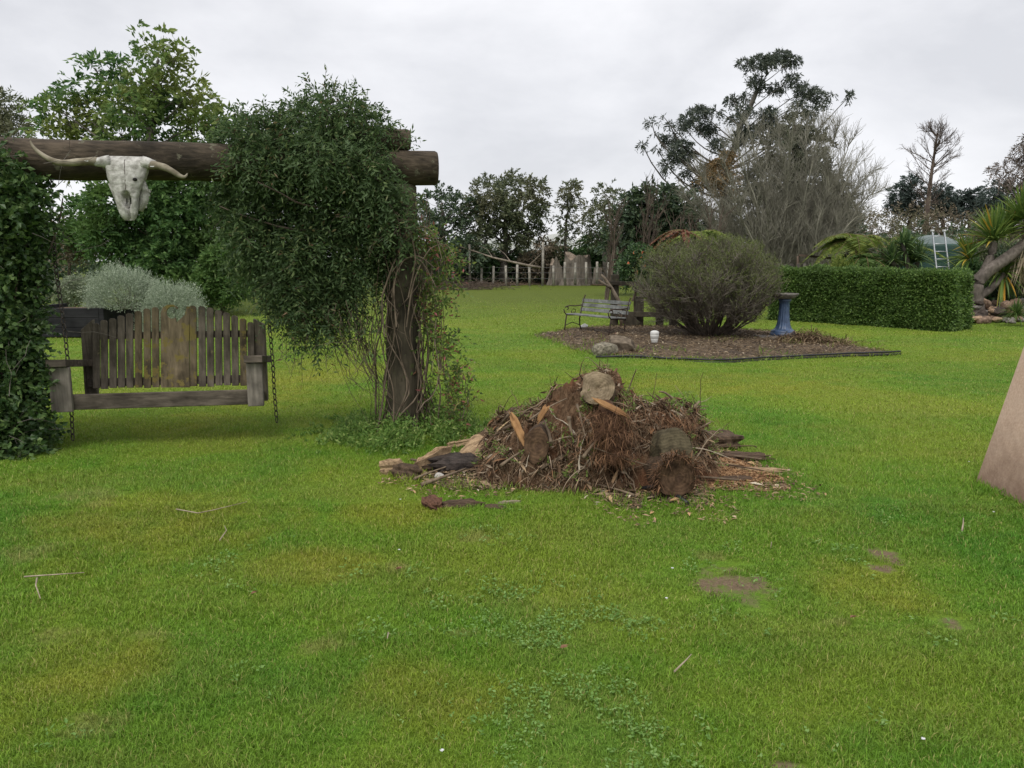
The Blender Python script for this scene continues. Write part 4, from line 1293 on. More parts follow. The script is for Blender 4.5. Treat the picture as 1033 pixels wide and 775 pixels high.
tag(put('terracotta_shard', rock_mesh('terracotta_shard', plain_mat("terracotta", (.36, .19, .13), (.5, .3, .22), 8, .8, .2), r, 14, (1, .6, .5), 3), p + [0, 0, .07], (0, .2, .4), (.06, .05, .05)), 'small pinkish shard on the mulch behind the brown boulder', 'shard')
hp = G(812, 347)
ht = thing('cutting_heap', 'low heap of dead brown garden cuttings right of the bird bath', 'cuttings', hp)
n = 1800
s = np.column_stack([r.normal(0, .42, n), r.normal(0, .26, n)])
z = .24 * np.exp(-(s[:, 0] / .5) ** 2 - (s[:, 1] / .3) ** 2) * r.uniform(.2, 1, n)
P = np.column_stack([s + hp[:2] + [.1, .15], z + .04])
d = r.normal(size=(n, 3)) * [1, 1, .45]
heap_m = chip_mat("dead_cutting", [(0, (.07, .045, .028)), (.5, (.16, .11, .065)), (.9, (.27, .20, .12)), (1, (.14, .16, .04))])
build(MB().add(*ribbons(P, d, r.uniform(.1, .28, n), .014, .3, r, 4)), 'dead_stalk', heap_m, ht, kind='stuff')

# ------------------------------------------------------------------ hedge
r = np.random.default_rng(81)
h0, h1 = G(776, 322.5), G(953, 334.3)
hax = unit(h1 - h0)
hback = np.array([-hax[1], hax[0], 0.])
if hback[1] < 0: hback = -hback
HL, HT = np.linalg.norm(h1 - h0), 1.05
zt0, zt1 = A(783, 273.0, h0[1] + .1)[2], A(962, 277.5, h1[1] + .1)[2]
hd = thing('clipped_hedge', 'long clipped dark green hedge with flat top at right of the lawn', 'hedge', h1)
def hpt(u, v, w):                                  # along, back, up (0..1)
    H = zt0 + (zt1 - zt0) * u
    return h0 + hax * (u * HL)[:, None] + hback * (v * HT)[:, None] + np.array([0, 0, 1.]) * (w * H)[:, None]
S, D = [], []
for n, face in ((26000, 'f'), (12000, 't'), (3600, 'e'), (5000, 'b')):
    u, v, w, e = r.random(n), r.random(n), r.random(n), r.random(n) * .16
    if face == 'f': S.append(hpt(u, e, w)); D.append(np.tile(-hback, (n, 1)))
    if face == 'b': S.append(hpt(u, 1 - e, w)); D.append(np.tile(hback, (n, 1)))
    if face == 't': S.append(hpt(u, v, 1 - e * .8)); D.append(np.tile([0, 0, 1.], (n, 1)))
    if face == 'e': S.append(hpt(1 - e * .1, v, w)); D.append(np.tile(hax, (n, 1)))
S, D = np.concatenate(S), np.concatenate(D)
S += D * (.10 * fbm(S * 2.2, 4, 3))[:, None]
D = unit(D + .7 * r.normal(size=D.shape) + [0, 0, .25])
P, dd = shoot_leaves(S, D, .14, 5, r, .8, .1)
build(MB().add(*leaves(P, dd, .058 * r.uniform(.6, 1.2, len(P)), .032, r)), 'foliage', leaf_mat("hedge_leaf", [(0, (.025, .050, .012)), (.6, (.054, .096, .020)), (1, (.11, .16, .04))], .25, .45, patch=(.045, .075, .02), pscale=1.5), hd)
c = h0 + hax * HL / 2 + hback * HT / 2
core = MB().box(c + [0, 0, (zt0 + zt1) / 4 - .08], (HL - .36, HT - .4, (zt0 + zt1) / 2 - .3), np.stack([hax, hback, [0, 0, 1.]], 1))  # opaque block to stop see-through, standing in for the inner twigs
build(core, 'branches', plain_mat("hedge_core", (.02, .018, .012), (.05, .042, .03), 9, .95, .5), hd)

# ------------------------------------------------------------------ behind the hedge
r = np.random.default_rng(83)
# low picket fence just seen over the hedge
pf = A(815, 268, 23.5)
pk = thing('picket_fence', 'weathered low paling fence whose tips show over the hedge at its left end', 'fence', (pf[0], 23.5, 0))
for k in range(12):
    px = 779 + k * 6.6
    p = A(px, 266.5 + r.uniform(-1, 1), 23.5)
    build(MB().box((p[0], 23.5, p[2] / 2), (.09, .025, p[2])), 'picket', bark_grey, pk, bevel=.01)
p, q = A(776, 274, 23.54), A(856, 274, 23.54)
build(MB().beam(p, q, .05, .08), 'rail', post_wood, pk)
p, q = A(806, 257.5, 24.6), A(842, 261, 24.4)
rl = thing('hand_rail', 'dark sagging rail on two posts behind the paling fence', 'rail', (p[0], 24.5, 0))
build(MB().beam(p, q, .06, .07), 'rail', bark_brown, rl)
for m in (p, q):
    build(MB().tubes(np.array([[m[0], m[1] + .06, 0], [m[0], m[1] + .06, m[2] - .02]]), .04, 6, True), 'post', bark_brown, rl)

fern_mat = leaf_mat("tree_fern_pinna", [(0, (.055, .085, .016)), (.6, (.095, .125, .026)), (1, (.15, .165, .04))], .35)
fern_dark = leaf_mat("dark_fern_pinna", [(0, (.03, .06, .015)), (.6, (.055, .09, .024)), (1, (.09, .13, .035))], .35)
rachis_m = plain_mat("fern_rachis", (.09, .07, .03), (.16, .13, .05), 8, .8, 0)
trunk_f = wood_mat("fern_trunk", (.02, .014, .01), (.06, .04, .028), (10, 10, 3), bstr=.8)
def tree_fern(label, px, py, Y, n, L, mat, rng, pin=.34, el=(.1, .8), droop=.6, az=None, group='tree ferns behind the hedge'):
    c = A(px, py, Y)
    t = thing('tree_fern', label, 'fern', (c[0], Y, 0), group)
    build(MB().tubes(np.array([[c[0] + .1, Y, -.05], [c[0] + .04, Y, c[2] * .5], c]), (.17, .13, .11), 9), 'trunk', trunk_f, t)
    R, P, D, Ls = fern_fronds(c, n, L, rng, el, droop, pin, 56, az)
    build(MB().tubes(R, taper(len(R), R.shape[1], .022, .004), 4), 'frond_stalks', rachis_m, t)
    build(MB().add(*leaves(P, D, Ls, .035 + .07 * Ls, rng, .12, up=(0, 0, 1.5))), 'fronds', mat, t)
    return t
tree_fern('yellow green tree fern with layered arching fronds left of the spiky dark plant', 862, 246, 24.0, 17, 1.55, fern_mat, r, .38, (.25, .9), .75)
tree_fern('tree fern whose long frond arches up toward the water tank', 893, 250, 25.2, 13, 2.1, fern_mat, r, .32, (.3, .85), .62, np.concatenate([r.uniform(-.4, .5, 5), r.uniform(0, 6.3, 8)]))
tree_fern('low dark fern between the tree ferns, close over the hedge top', 872, 262, 23.2, 15, 1.05, fern_dark, r, .28, (.1, .9), .7)
dome_bush('clipped_bush', 'small yellow green mound of a bush just over the hedge left of the ferns', 'bush', (A(848, 280, 22.9)[0], 22.9, .05), np.array([.62, .5, 1.62]), 1500, 8, .07, .03, fern_mat, bark_brown, r, .2)
# dead rusty fern over the round bush
rust = leaf_mat("rusty_dead_pinna", [(0, (.05, .018, .012)), (.6, (.085, .032, .019)), (1, (.135, .058, .034))], .2)
c = A(690, 233, 22)
t = thing('dead_fern', 'rust red dead fern fronds hanging above the round bush at its left shoulder', 'fern', (c[0], 22, 0))
build(MB().tubes(np.array([[c[0], 22, -.05], [c[0] + .05, 22, c[2] * .5], c]), (.13, .10, .09), 8), 'trunk', trunk_f, t)
R, P, D, Ls = fern_fronds(c, 5, 1.2, r, (-.25, .35), .8, .13, 34, np.array([3.1, 3.5, 4.6, 5.7, 2.3]))
build(MB().tubes(R, taper(len(R), R.shape[1], .02, .004), 4), 'frond_stalks', rachis_m, t)
build(MB().add(*leaves(P, D, Ls * 1.1, .07, r, .2)), 'fronds', rust, t)
c = A(706, 236, 22.8)
t = thing('tree_fern', 'small green tree fern just above the top of the round bush', 'fern', (c[0], 22.8, 0))
build(MB().tubes(np.array([[c[0], 22.8, -.05], [c[0] + .05, 22.8, c[2] * .5], c]), (.13, .10, .09), 8), 'trunk', trunk_f, t)
R, P, D, Ls = fern_fronds(c, 10, 1.1, r, (.0, .5), .5, .24, 30)
build(MB().tubes(R, taper(len(R), R.shape[1], .02, .004), 4), 'frond_stalks', rachis_m, t)
build(MB().add(*leaves(P, D, Ls, .075, r, .15)), 'fronds', fern_mat, t)

# spiky plants
sword_dark = leaf_mat("dark_sword_leaf", [(0, (.022, .045, .016)), (.6, (.045, .078, .026)), (1, (.085, .12, .042))], .15, .4)
sword_lime = leaf_mat("lime_sword_leaf", [(0, (.035, .065, .016)), (.5, (.070, .11, .024)), (.92, (.125, .16, .038)), (1, (.32, .17, .02))], .2, .4)
dry_leaf = leaf_mat("dry_hanging_leaf", [(0, (.16, .125, .09)), (1, (.32, .27, .20))], .15, .9)
def rosette(c, n, L, W, rng, axis=(0, 0, 1), spread=1.2, droop=.2):
    a = unit(np.asarray(axis, float))
    th = rng.uniform(.05, spread, n)
    ph = rng.uniform(0, 2 * math.pi, n)
    x = unit(np.cross(a, [0.31, .9, .2])); y = np.cross(a, x)
    D = a * np.cos(th)[:, None] + (x * np.cos(ph)[:, None] + y * np.sin(ph)[:, None]) * np.sin(th)[:, None]
    return ribbons(np.asarray(c) + D * .05, D, L * rng.uniform(.7, 1.1, n), W, droop * (.3 + th / spread), rng, 7)
c = A(921, 262, 23)
t = thing('cabbage_tree', 'dark green spiky plant bursting over the hedge beside the ladder', 'plant', (c[0], 23, 0))
mb, ml = MB(), MB()
for px, py, n, L in ((914, 256, 140, .85), (926, 264, 90, .75), (900, 264, 80, .75), (918, 268, 90, .75), (910, 246, 40, .5)):
    cc2 = A(px, py, 23 + r.uniform(-.3, .3))
    mb.tubes(bez(np.array([c[0] + r.normal() * .1, 23, 0]), np.array([c[0], 23, cc2[2] * .6]), cc2, 7), np.linspace(.09, .06, 7), 7)
    ml.add(*rosette(cc2, n, L, .042, r, (0, 0, 1), 1.7, .3))
build(mb, 'trunk', bark_grey, t)
build(ml, 'leaves', sword_dark, t)

# water tank and ladder
tank_m = plain_mat("green_tank", (.022, .055, .045), (.035, .075, .062), 1.5, .45, 0)
lid_m = plain_mat("tank_lid", (.085, .115, .11), (.15, .185, .18), 2, .5, 0)
e0, e1 = A(914, 262, 27.5), A(969.5, 262, 27.5)
tx, tr_ = (e0[0] + e1[0]) / 2, (e1[0] - e0[0]) / 2
zt = A(960, 248, 27.5)[2]
tk = thing('water_tank', 'dark green round water tank with pale domed top beyond the hedge', 'water tank', (tx, 27.5 + tr_ * .2, 0))
pr = [(0, 0), (tr_, 0)]
for k in range(7):
    z = zt * (k + 1) / 7
    pr += [(tr_, z - zt / 7 * .85), (tr_ + .018, z - zt / 7 * .5), (tr_, z - .02)]
pr += [(tr_, zt), (tr_ - .05, zt + .05)]
build(MB().lathe(pr, (tx, 27.5 + tr_ * .2, 0), 64), 'wall', tank_m, tk)
build(MB().lathe([(tr_ - .05, zt + .05), (tr_ * .75, zt + .17), (tr_ * .45, zt + .30), (tr_ * .2, zt + .36), (0, zt + .37)], (tx, 27.5 + tr_ * .2, 0), 64), 'roof', lid_m, tk)
alu = plain_mat("aluminium", (.36, .38, .40), (.50, .52, .54), 8, .4, 0, .5, .5)
lt = A(949.5, 234, 24.2)
ld = thing('ladder', 'aluminium ladder leaning against the green tank behind the hedge', 'ladder', (A(955, 262, 21.6)[0], 21.6, 0))
rails = []
for px0, px1 in ((940.5, 945.0), (952.5, 957.5)):
    a, b = A(px0, 233.5, 22.6), A(px1, 273, 22.0)
    dirn = (b - a) / (b[2] - a[2])
    foot = b - dirn * b[2]
    rails.append((a, foot))
    build(MB().beam(foot, a, .026, .045, (0, 1, 0)), 'rail', alu, ld, bevel=.004)
for k in range(11):
    f = .06 + k * .088
    p = rails[0][1] + (rails[0][0] - rails[0][1]) * f
    q = rails[1][1] + (rails[1][0] - rails[1][1]) * f
    build(MB().tubes(np.stack([p, q]), .013, 8, True), 'rung', alu, ld)
for a, _ in rails:
    build(MB().box(a + [0, 0, .02], (.07, .09, .05)), 'cap', plain_mat("white_cap", (.6, .6, .6), (.7, .7, .7), 5, .5, 0), ld, bevel=.008)

# yucca on the right: leaning trunk with several heads
yu_bark = wood_mat("yucca_bark", (.075, .062, .052), (.20, .17, .145), (14, 14, 7), bstr=.7)
yY = 20.7
y0 = A(985, 306, yY); y0[2] = 0
t = thing('yucca_tree', 'big yucca with a leaning bent grey trunk and spiky green heads at the right edge', 'yucca', y0)
p1 = np.array([y0 - [0, 0, .1], A(984, 297, yY), A(985, 285, yY), A(993, 276, yY), A(1008, 266, yY), A(1022, 256, yY), A(1036, 245, yY), A(1052, 232, yY)])
u = np.linspace(0, 7, 24)
p1 = np.stack([np.interp(u, np.arange(8), p1[:, i]) for i in range(3)], 1)
mb = MB().tubes(p1, np.interp(u, [0, 1, 3, 7], [.26, .19, .165, .13]), 12, rough=.12)
mb.tubes(bez(p1[9], A(1000, 262, yY + .2), A(1003, 245, yY + .25), 8), np.linspace(.13, .09, 8), 9)
mb.tubes(bez(p1[3], A(998, 296, yY + .1), A(1012, 277, yY + .3), 8), np.linspace(.12, .08, 8), 9)
build(mb, 'trunk', yu_bark, t)
ml = MB()
for px, py, dy, n, L, ax_, sp, dr in ((1003, 243, .45, 170, 1.0, (-.25, .1, 1), 1.65, .2), (1032, 222, .5, 170, 1.0, (0, -.1, 1), 1.7, .2), (1012, 276, .35, 120, .72, (.2, -.2, .3), 2.3, .5),
                                      (1052, 230, 0, 150, 1.0, (.1, -.1, 1), 1.8, .25), (978, 262, .6, 90, .8, (-.4, 0, 1), 1.7, .3), (1016, 236, .9, 120, 1.0, (0, 0, 1), 1.6, .2)):
    ml.add(*rosette(A(px, py, yY + dy), n, L, .06, r, ax_, sp, dr))
build(ml, 'leaves', sword_lime, t)
n = 90
s = np.column_stack([r.uniform(0, .8, n), r.uniform(-.25, .25, n), r.uniform(-.15, .15, n)]) + A(1026, 258, yY)
build(MB().add(*ribbons(s, r.normal(size=(n, 3)) * [.25, .25, .1] + [0, 0, -1], r.uniform(.5, .95, n), .045, .1, r, 5)), 'dead_leaves', dry_leaf, t)
for i, (px, py, Y, lb, m, RR, zc) in enumerate(((978, 300, 23, 'olive green shrub between the hedge end and the yucca trunk', far_green, (.30, .4, 1.5), 1), (1008, 300, 25, 'dull green shrub filling in behind the yucca trunk', far_olive, (.95, .9, 2.2), 1),
                                       (1034, 300, 23, 'dark shrub behind the yucca at the right edge', far_dark, (1.1, .9, 1.9), 1), (1003, 300, 31, 'tall brownish shrub beyond the yucca, right of the tank', scrub_leaf, (1.2, 1., 3.2), 1))):
    dome_bush('shrub', lb, 'shrub', (A(px, 262, Y)[0], Y, .0), np.array(RR), 1500, 8, .12, .05, m, bark_brown, r, .35, group='shrubs around the yucca')
tuft = G(1022, 318)
mb = MB().add(*rosette((A(1027, 300, 19.3)[0], 19.3, .25), 160, .5, .02, r, (0, -.2, 1), 1.5, .5))
tag(build(mb, 'grass_tuft', fern_dark, loc=(A(1027, 300, 19.3)[0], 19.3, 0)), 'bright green tuft of grass among the rocks under the yucca', 'plant')

# heap of broken rocks under the yucca
r = np.random.default_rng(91)
rm = [plain_mat("rock_brown", (.10, .065, .046), (.30, .21, .15), 4, .9, .5, .2, detail=8, dist=.04), plain_mat("rock_tan", (.19, .125, .08), (.44, .31, .21), 4, .9, .5, .2, detail=8, dist=.04),
      plain_mat("rock_grey", (.09, .08, .07), (.27, .245, .22), 4, .9, .5, .2, detail=8, dist=.04), plain_mat("rock_dark", (.03, .024, .02), (.09, .07, .058), 4, .9, .5, .2, detail=8, dist=.04)]
protos = [rock_mesh('rock', rm[i % 4], r, 20 + i, (1, r.uniform(.6, .9), r.uniform(.35, .65)), 3, .35) for i in range(12)]
RG = 'broken rocks heaped under the yucca'
k = 0
rb0 = G(1000, 326)
for lay, (n, zl, y0_, y1_) in enumerate(((34, .10, -.25, 1.1), (26, .28, .05, 1.2), (16, .44, .3, 1.3))):
    for i in range(n):
        px = 969 + (i + r.uniform(-.2, .6)) * (90 - 12 * lay) / n + 6 * lay
        yy = rb0[1] + r.uniform(y0_, y1_)
        x = (px - 516.5) / FPX * yy
        s = r.uniform(.12, .26)
        tag(put('rock', protos[r.integers(12)], (x, yy, zl * r.uniform(.7, 1.15)), (r.uniform(-.35, .35), r.uniform(-.35, .35), r.uniform(0, 6.3)), (s, s, s)),
            'rough broken brown grey rock in the heap under the yucca', 'rock', RG)
# ------------------------------------------------------------------ log arbour
r = np.random.default_rng(101)
log_mat = wood_mat("old_log", (.024, .019, .013), (.120, .092, .064), (4.0, 34, 34), lichen=(.13, .125, .085), lich_lo=.60, bstr=1.0, spot=2.6)
post_mat = wood_mat("old_post", (.030, .027, .018), (.115, .096, .066), (22, 22, 3.0), lichen=(.075, .085, .035), lich_lo=.6, bstr=.9)
endg, nt, b = new_mat("log_end")
t_ = nt.nodes.new("ShaderNodeTexCoord")
nn = noise(nt, t_.outputs["Object"], 14, 5)
nt.links.new(ramp(nt, nn, [(.3, (.05, .036, .025)), (.7, (.16, .12, .085))]), b.inputs["Base Color"])
b.inputs["Roughness"].default_value = .95
pb = G(408, 436)
arb = thing('log_arbour', 'rustic arbour of round logs carrying the swing, skull and climbers', 'arbour', pb)
bL, bR = A(-60, 157.5, 6.5), A(441, 170, 7.32)
bdir = unit(bR - bL)
def log(p, q, r0, r1, k=28, sag=.0, wob=.012):
    u = np.linspace(0, 1, k)[:, None]
    P = p + (q - p) * u
    P = P + wob * np.stack([np.zeros(k), fbm(np.column_stack([u * 5, u * 0, u * 0]), 2, 2), fbm(np.column_stack([u * 5, u * 0 + 4, u * 0]), 3, 2)], 1)
    R = r0 + (r1 - r0) * u[:, 0]
    R = np.concatenate([[R[0] * .90, R[0] * .97], R[2:-2], [R[-1] * .97, R[-1] * .88]]) if k > 6 else R
    d = unit(q - p)
    P[1] = P[0] + d * .012; P[-2] = P[-1] - d * .02
    return P, R
P, R = log(bL, bR, .165, .152)
build(MB().tubes(P, R, 28, True, rough=.045), 'beam', log_mat, arb)
zb = bR[2] - .15
P, R = log(np.array([pb[0], 7.30, -.3]), np.array([pb[0] + .0, 7.30, zb]), .165, .15)
build(MB().tubes(P, R, 26, True, rough=.07), 'post', post_mat, arb)
lp = A(2, 440, 6.62)
P, R = log(np.array([lp[0], 6.62, -.3]), np.array([lp[0], 6.62, zb + .02]), .16, .15)
build(MB().tubes(P, R, 20, True, rough=.07), 'post', post_mat, arb)
c0, c1 = A(330, 146, 7.12) , A(413.5, 143, 7.30)
zc = A(413, 143, 7.30)[2]
c0[2] = c1[2] = bR[2] + .152 + .088
P, R = log(c0, c1, .098, .096, 18)
build(MB().tubes(P, R, 22, True, rough=.05), 'short_log', log_mat, arb)

# ------------------------------------------------------------------ longhorn skull
bone = plain_mat("weathered_bone", (.24, .23, .205), (.57, .555, .52), 24, .85, .7, .2, detail=12, dist=.015)
sk_c = A(128, 157, 6.52)
pix = M2(6.52)
skull = thing('longhorn_skull', 'weathered white longhorn cattle skull with curved horns hung on the arbour beam', 'skull', sk_c)
sx = np.array([bdir[0], bdir[1], 0.]); sx = unit(sx)
sy = np.array([sx[1], -sx[0], 0.])                 # out of the beam, to the viewer
if sy[1] > 0: sy = -sy
def SK(xp, yp, out):                               # local: px right, px down, metres out
    return sk_c + sx * (xp / (1.04 + .09 * min(1, max(0, (abs(xp) - 22) / 18))) * pix) + np.array([0, 0, -1.]) * ((yp * .93 + 3.0) * pix) + sy * out
#        y   half-left half-right depth  centre-out  squareness
SEC = [(-2.0, 17, 19, .03, .010), (0, 21, 23, .06, .02), (3, 22, 24.5, .085, .028), (8, 19.5, 21.5, .10, .033), (14, 18.6, 20, .105, .038), (20, 18.2, 18.6, .105, .043), (24, 17.0, 16.6, .10, .048), (29, 14.6, 14.0, .095, .052),
       (34, 12.8, 11.8, .09, .056), (40, 11.6, 10.2, .085, .06), (46, 11.2, 9.4, .075, .062), (52, 10.2, 8.8, .065, .062), (57, 8.8, 8.0, .055, .062), (61, 7.2, 6.6, .04, .06), (64, 4.6, 4.4, .02, .06)]
ny, na = 64, 48
ys_ = np.linspace(SEC[0][0], SEC[-1][0], ny)
S_ = np.array(SEC)
a = np.linspace(0, 2 * math.pi, na, endpoint=False)
V = []
for y in ys_:
    hl, hr, dp, co = [np.interp(y, S_[:, 0], S_[:, i]) for i in (1, 2, 3, 4)]
    for ang in a:
        cx, cz = math.cos(ang), math.sin(ang)
        xx = np.sign(cx) * abs(cx) ** .75
        oo = np.sign(cz) * abs(cz) ** .55
        x = xx * (hr if cx > 0 else hl)
        o = co + oo * dp * (.75 if oo > 0 else .6)
        x0 = x
        # eye sockets at the sides, nasal opening at the front, seam down the brow
        for ex, ey in ((-18.5, 22), (18.5, 22)):
            g = math.exp(-((x - ex) / 5.0) ** 2 - ((y - ey) / 5.5) ** 2)
            if oo < .45:
                o -= .05 * g
                x -= np.sign(ex) * 2.2 * g
        if oo > .2:
            g = max(0, 1 - ((x - .2) / 3.9) ** 2 - ((y - 43) / 9.0) ** 2)
            o -= .10 * min(1, g * 2.0) * (1 - .75 * math.exp(-((x - .6) / .8) ** 2))
            pass
            if y > 50:
                o -= .06 * math.exp(-((x - .5) / 1.3) ** 2)
        V.append(SK(x, y, o))
V = np.array(V)
V += sy * (.004 * fbm(V * 24, 4, 4))[:, None]
i = np.arange(na)
bb = (np.arange(ny - 1) * na)[:, None]
mb = MB().add(V, np.stack([bb + i, bb + i + na, bb + (i + 1) % na + na, bb + (i + 1) % na], -1).reshape(-1, 4), True)
build(mb, 'cranium', bone, skull)
dk = plain_mat("painted_hollow_shade", (.012, .011, .010), (.03, .027, .024), 20, .95, 0)  # near-black colour stands in for the shade inside the skull's openings
mb = MB()
def blob(mb, c, rx, ry, rz, n=14):
    u, v = np.meshgrid(np.linspace(0, math.pi, n), np.linspace(0, 2 * math.pi, n * 2, endpoint=False), indexing='ij')
    W = np.stack([np.sin(u) * np.cos(v), np.sin(u) * np.sin(v), np.cos(u)], -1).reshape(-1, 3)
    W = c + W[:, :1] * sx * rx + W[:, 1:2] * sy * ry + W[:, 2:] * np.array([0, 0, rz])
    m = n * 2
    k = np.arange(m)
    b_ = (np.arange(n - 1) * m)[:, None]
    mb.add(W, np.stack([b_ + k, b_ + k + m, b_ + (k + 1) % m + m, b_ + (k + 1) % m], -1).reshape(-1, 4), True)
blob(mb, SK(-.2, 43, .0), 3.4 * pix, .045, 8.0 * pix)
build(mb, 'nasal_shade', dk, skull)  # dark solid inset, painting the shade deep in the nasal opening
sp_ = np.array([SK(.3 + .25 * math.sin(y * .9), y, np.interp(y, S_[:, 0], S_[:, 4]) + .75 * np.interp(y, S_[:, 0], S_[:, 3]) - .0005) for y in np.linspace(2, 33, 24)])
build(MB().tubes(sp_, .0032, 6, True), 'suture', plain_mat('bone_seam', (.05, .042, .034), (.12, .10, .085), 30, .9, 0), skull)
mb = MB()
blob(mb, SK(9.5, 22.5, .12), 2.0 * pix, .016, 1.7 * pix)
build(mb, 'hole_shade', dk, skull)  # small dark solid on the bone, painted as the shade of a hole
mb = MB()                                           # cheek bone and upper jaw with teeth, right side
mb.tubes(np.array([SK(15, 24, .05), SK(15.5, 33, .02), SK(13.5, 42, .015), SK(10, 54, .03)]), np.array([.020, .030, .036, .02]), 10, True)
hc_ = MB().tubes(np.array([SK(17, 5, .05), SK(22, 5.2, .06), SK(27.5, 6.3, .07), SK(31, 7.0, .075)]), np.array([.055, .042, .033, .026]), 14, True, rough=.12)
hd_ = MB().tubes(np.array([SK(-15, 4.5, .05), SK(-20, 4.6, .06), SK(-26, 5.4, .07), SK(-30, 6.0, .075)]), np.array([.055, .042, .033, .026]), 14, True, rough=.12)
cb_ = MB().tubes(np.array([SK(-17, 26, .02), SK(-13.5, 36, .03), SK(-11, 46, .035)]), np.array([.018, .018, .014]), 8, True)
build(mb, 'cheek_bone', bone, skull)
build(hc_, 'horn_core', bone, skull)
build(hd_, 'horn_core', bone, skull)
build(cb_, 'cheek_bone', bone, skull)
mb = MB()
for k in range(5):
    mb.box(SK(19.5 - k * 1.3, 33 + k * 4, .01), (.016, .03, .026))
build(mb, 'tooth', bone, skull, bevel=.004)
horn_m = wood_mat("horn", (.15, .125, .085), (.38, .34, .26), (14, 14, 14), bstr=.3)
def zsk(l): return [(30 + x / 6.076 - 128, 130 + y / 6.076 - 157) for x, y in l]
for pts, rad in ((zsk([(480, 200), (445, 192), (390, 192), (330, 199), (270, 209), (215, 211), (165, 196), (120, 168), (85, 140), (62, 112), (50, 84)]), [31, 28, 25, 23, 21, 19, 16.5, 13.5, 11, 8.5, 5]),
                 (zsk([(695, 205), (735, 205), (785, 208), (835, 218), (880, 237), (920, 260), (948, 278), (970, 284), (984, 272), (988, 258)]), [31, 28, 25, 22.5, 20, 17, 13.5, 10, 7, 4])):
    n = len(pts)
    outs = .035 + .11 * np.sin(np.linspace(0, 1, n) * 2.2)
    Pp = np.array([SK(x, y, o) for (x, y), o in zip(pts, outs)])
    u = np.linspace(0, n - 1, n * 4)
    Pp = np.stack([np.interp(u, np.arange(n), Pp[:, i]) for i in range(3)], 1)
    for _ in range(3): Pp[1:-1] = (Pp[:-2] + 2 * Pp[1:-1] + Pp[2:]) / 4
    rr = np.interp(u, np.arange(n), rad) * pix / 6.076 * .92 * (1 + .035 * np.sin(u * 24) * (u < n * .6))
    build(MB().tubes(Pp, rr, 16, True, rough=.05), 'horn', horn_m, skull)
mb = MB()
for (x, y) in zsk([(383, 197), (766, 221)]):
    mb.beam(SK(x - 2, y, .15), SK(x + 2.2, y, .15), .004, .006)
build(mb, 'tie', plain_mat("white_tie", (.6, .6, .6), (.7, .7, .7), 5, .5, 0), skull)

# ------------------------------------------------------------------ hanging swing seat
sw_wood = wood_mat("swing_timber", (.075, .064, .046), (.255, .215, .165), (26, 26, 2.2), lichen=(.17, .15, .075), lich_lo=.60, bstr=.6, spot=4, island=.6)
sw_lich = wood_mat("lichened_swing_timber", (.075, .060, .036), (.26, .205, .125), (26, 26, 2.2), lichen=(.20, .16, .05), lich_lo=.53, bstr=.6, spot=4, island=.6)
sw_rail = wood_mat("swing_rail_timber", (.055, .045, .035), (.20, .165, .13), (2.2, 26, 26), bstr=.6, spot=3, island=.4)
sw_grey = wood_mat("grey_swing_timber", (.12, .105, .088), (.33, .29, .245), (26, 26, 2.0), bstr=.6, spot=4, island=.4)
FL, FR_ = A(61.5, 392, 6.52), A(257.5, 388, 6.80)
ctr = (FL + FR_) / 2
sa = unit((FR_ - FL) * [1, 1, 0]); sb = np.array([-sa[1], sa[0], 0.]); su = np.array([0, 0, 1.])
HW = np.linalg.norm((FR_ - FL)[:2]) / 2
swing = thing('swing_seat', 'weathered wooden hanging swing seat with arched slatted back and yellow lichen', 'swing seat', (ctr[0], ctr[1], 0))
RS = np.stack([sa, sb, su], 1)
so = np.array([ctr[0], ctr[1], 0.])
def SW(x, y, z): return so + sa * x + sb * y + su * z
ct_, st_ = math.cos(.125), math.sin(.125)
RT = np.stack([sa, sb * ct_ - su * st_, su * ct_ + sb * st_], 1)
zl = lambda py, Y: A(160, py, Y)[2]
zfb, zft, zar = zl(412.5, 6.66), zl(368.5, 6.66), zl(361.5, 6.66)
zr0, zr1 = zl(410.5, 6.70), zl(395.5, 6.70)
for s in (-1, 1):
    w = .165 if s < 0 else .135
    build(MB().box(SW(s * HW, .0, (zfb + zft) / 2), (w, .045, zft - zfb), RS), 'front_post', sw_grey, swing, bevel=.006)
    build(MB().box(SW(s * (HW - .0), .27, (zft + zar) / 2 + .005 - .035), (.155, .68, zar - zft + .002), RT), 'armrest', sw_rail, swing, bevel=.006)
    # back post: wide raked plank with a sloping top
    o = SW(s * (HW - .028), .62, 0)
    hw = .052
    ztp = 1.02
    ol = [(-hw, .27), (hw, .27), (hw, ztp - (.03 if s > 0 else -.04)), (-hw, ztp + (.03 if s > 0 else -.05))]
    build(MB().prism(ol, .07, o, sa, su + sb * .06, sb), 'back_post', sw_wood, swing, bevel=.005)
    build(MB().box(SW(s * (HW - .03), .30, (zr0 + zr1) / 2 - .045), (.05, .60, .09), RT), 'side_rail', sw_rail, swing, bevel=.005)
build(MB().box(SW(0, .035, (zr0 + zr1) / 2), (2 * HW - .13, .042, zr1 - zr0), RS), 'front_rail', sw_rail, swing, bevel=.007)
for k in range(5):
    build(MB().box(SW(0, .12 + k * .098, zr1 - .045 - k * .016), (2 * HW - .14, .075, .022), RT), 'seat_slat', sw_rail, swing, bevel=.004)
def bk(px, py): # a point on the raked plane of the slatted back, from its place in the photo
    d = ray(px, py)
    n = unit(np.cross(sa, su + sb * .17))
    p0 = SW(0, .56, .48)
    o = np.array([0, 0, CAM_H])
    return o + d * (np.dot(p0 - o, n) / np.dot(d, n))
bu = unit(su + sb * .17)
bn = np.cross(sa, bu)
b0_ = bk(176, 390)
def bl2(px, py):
    v = bk(px, py) - b0_
    return np.dot(v, sa), np.dot(v, bu)
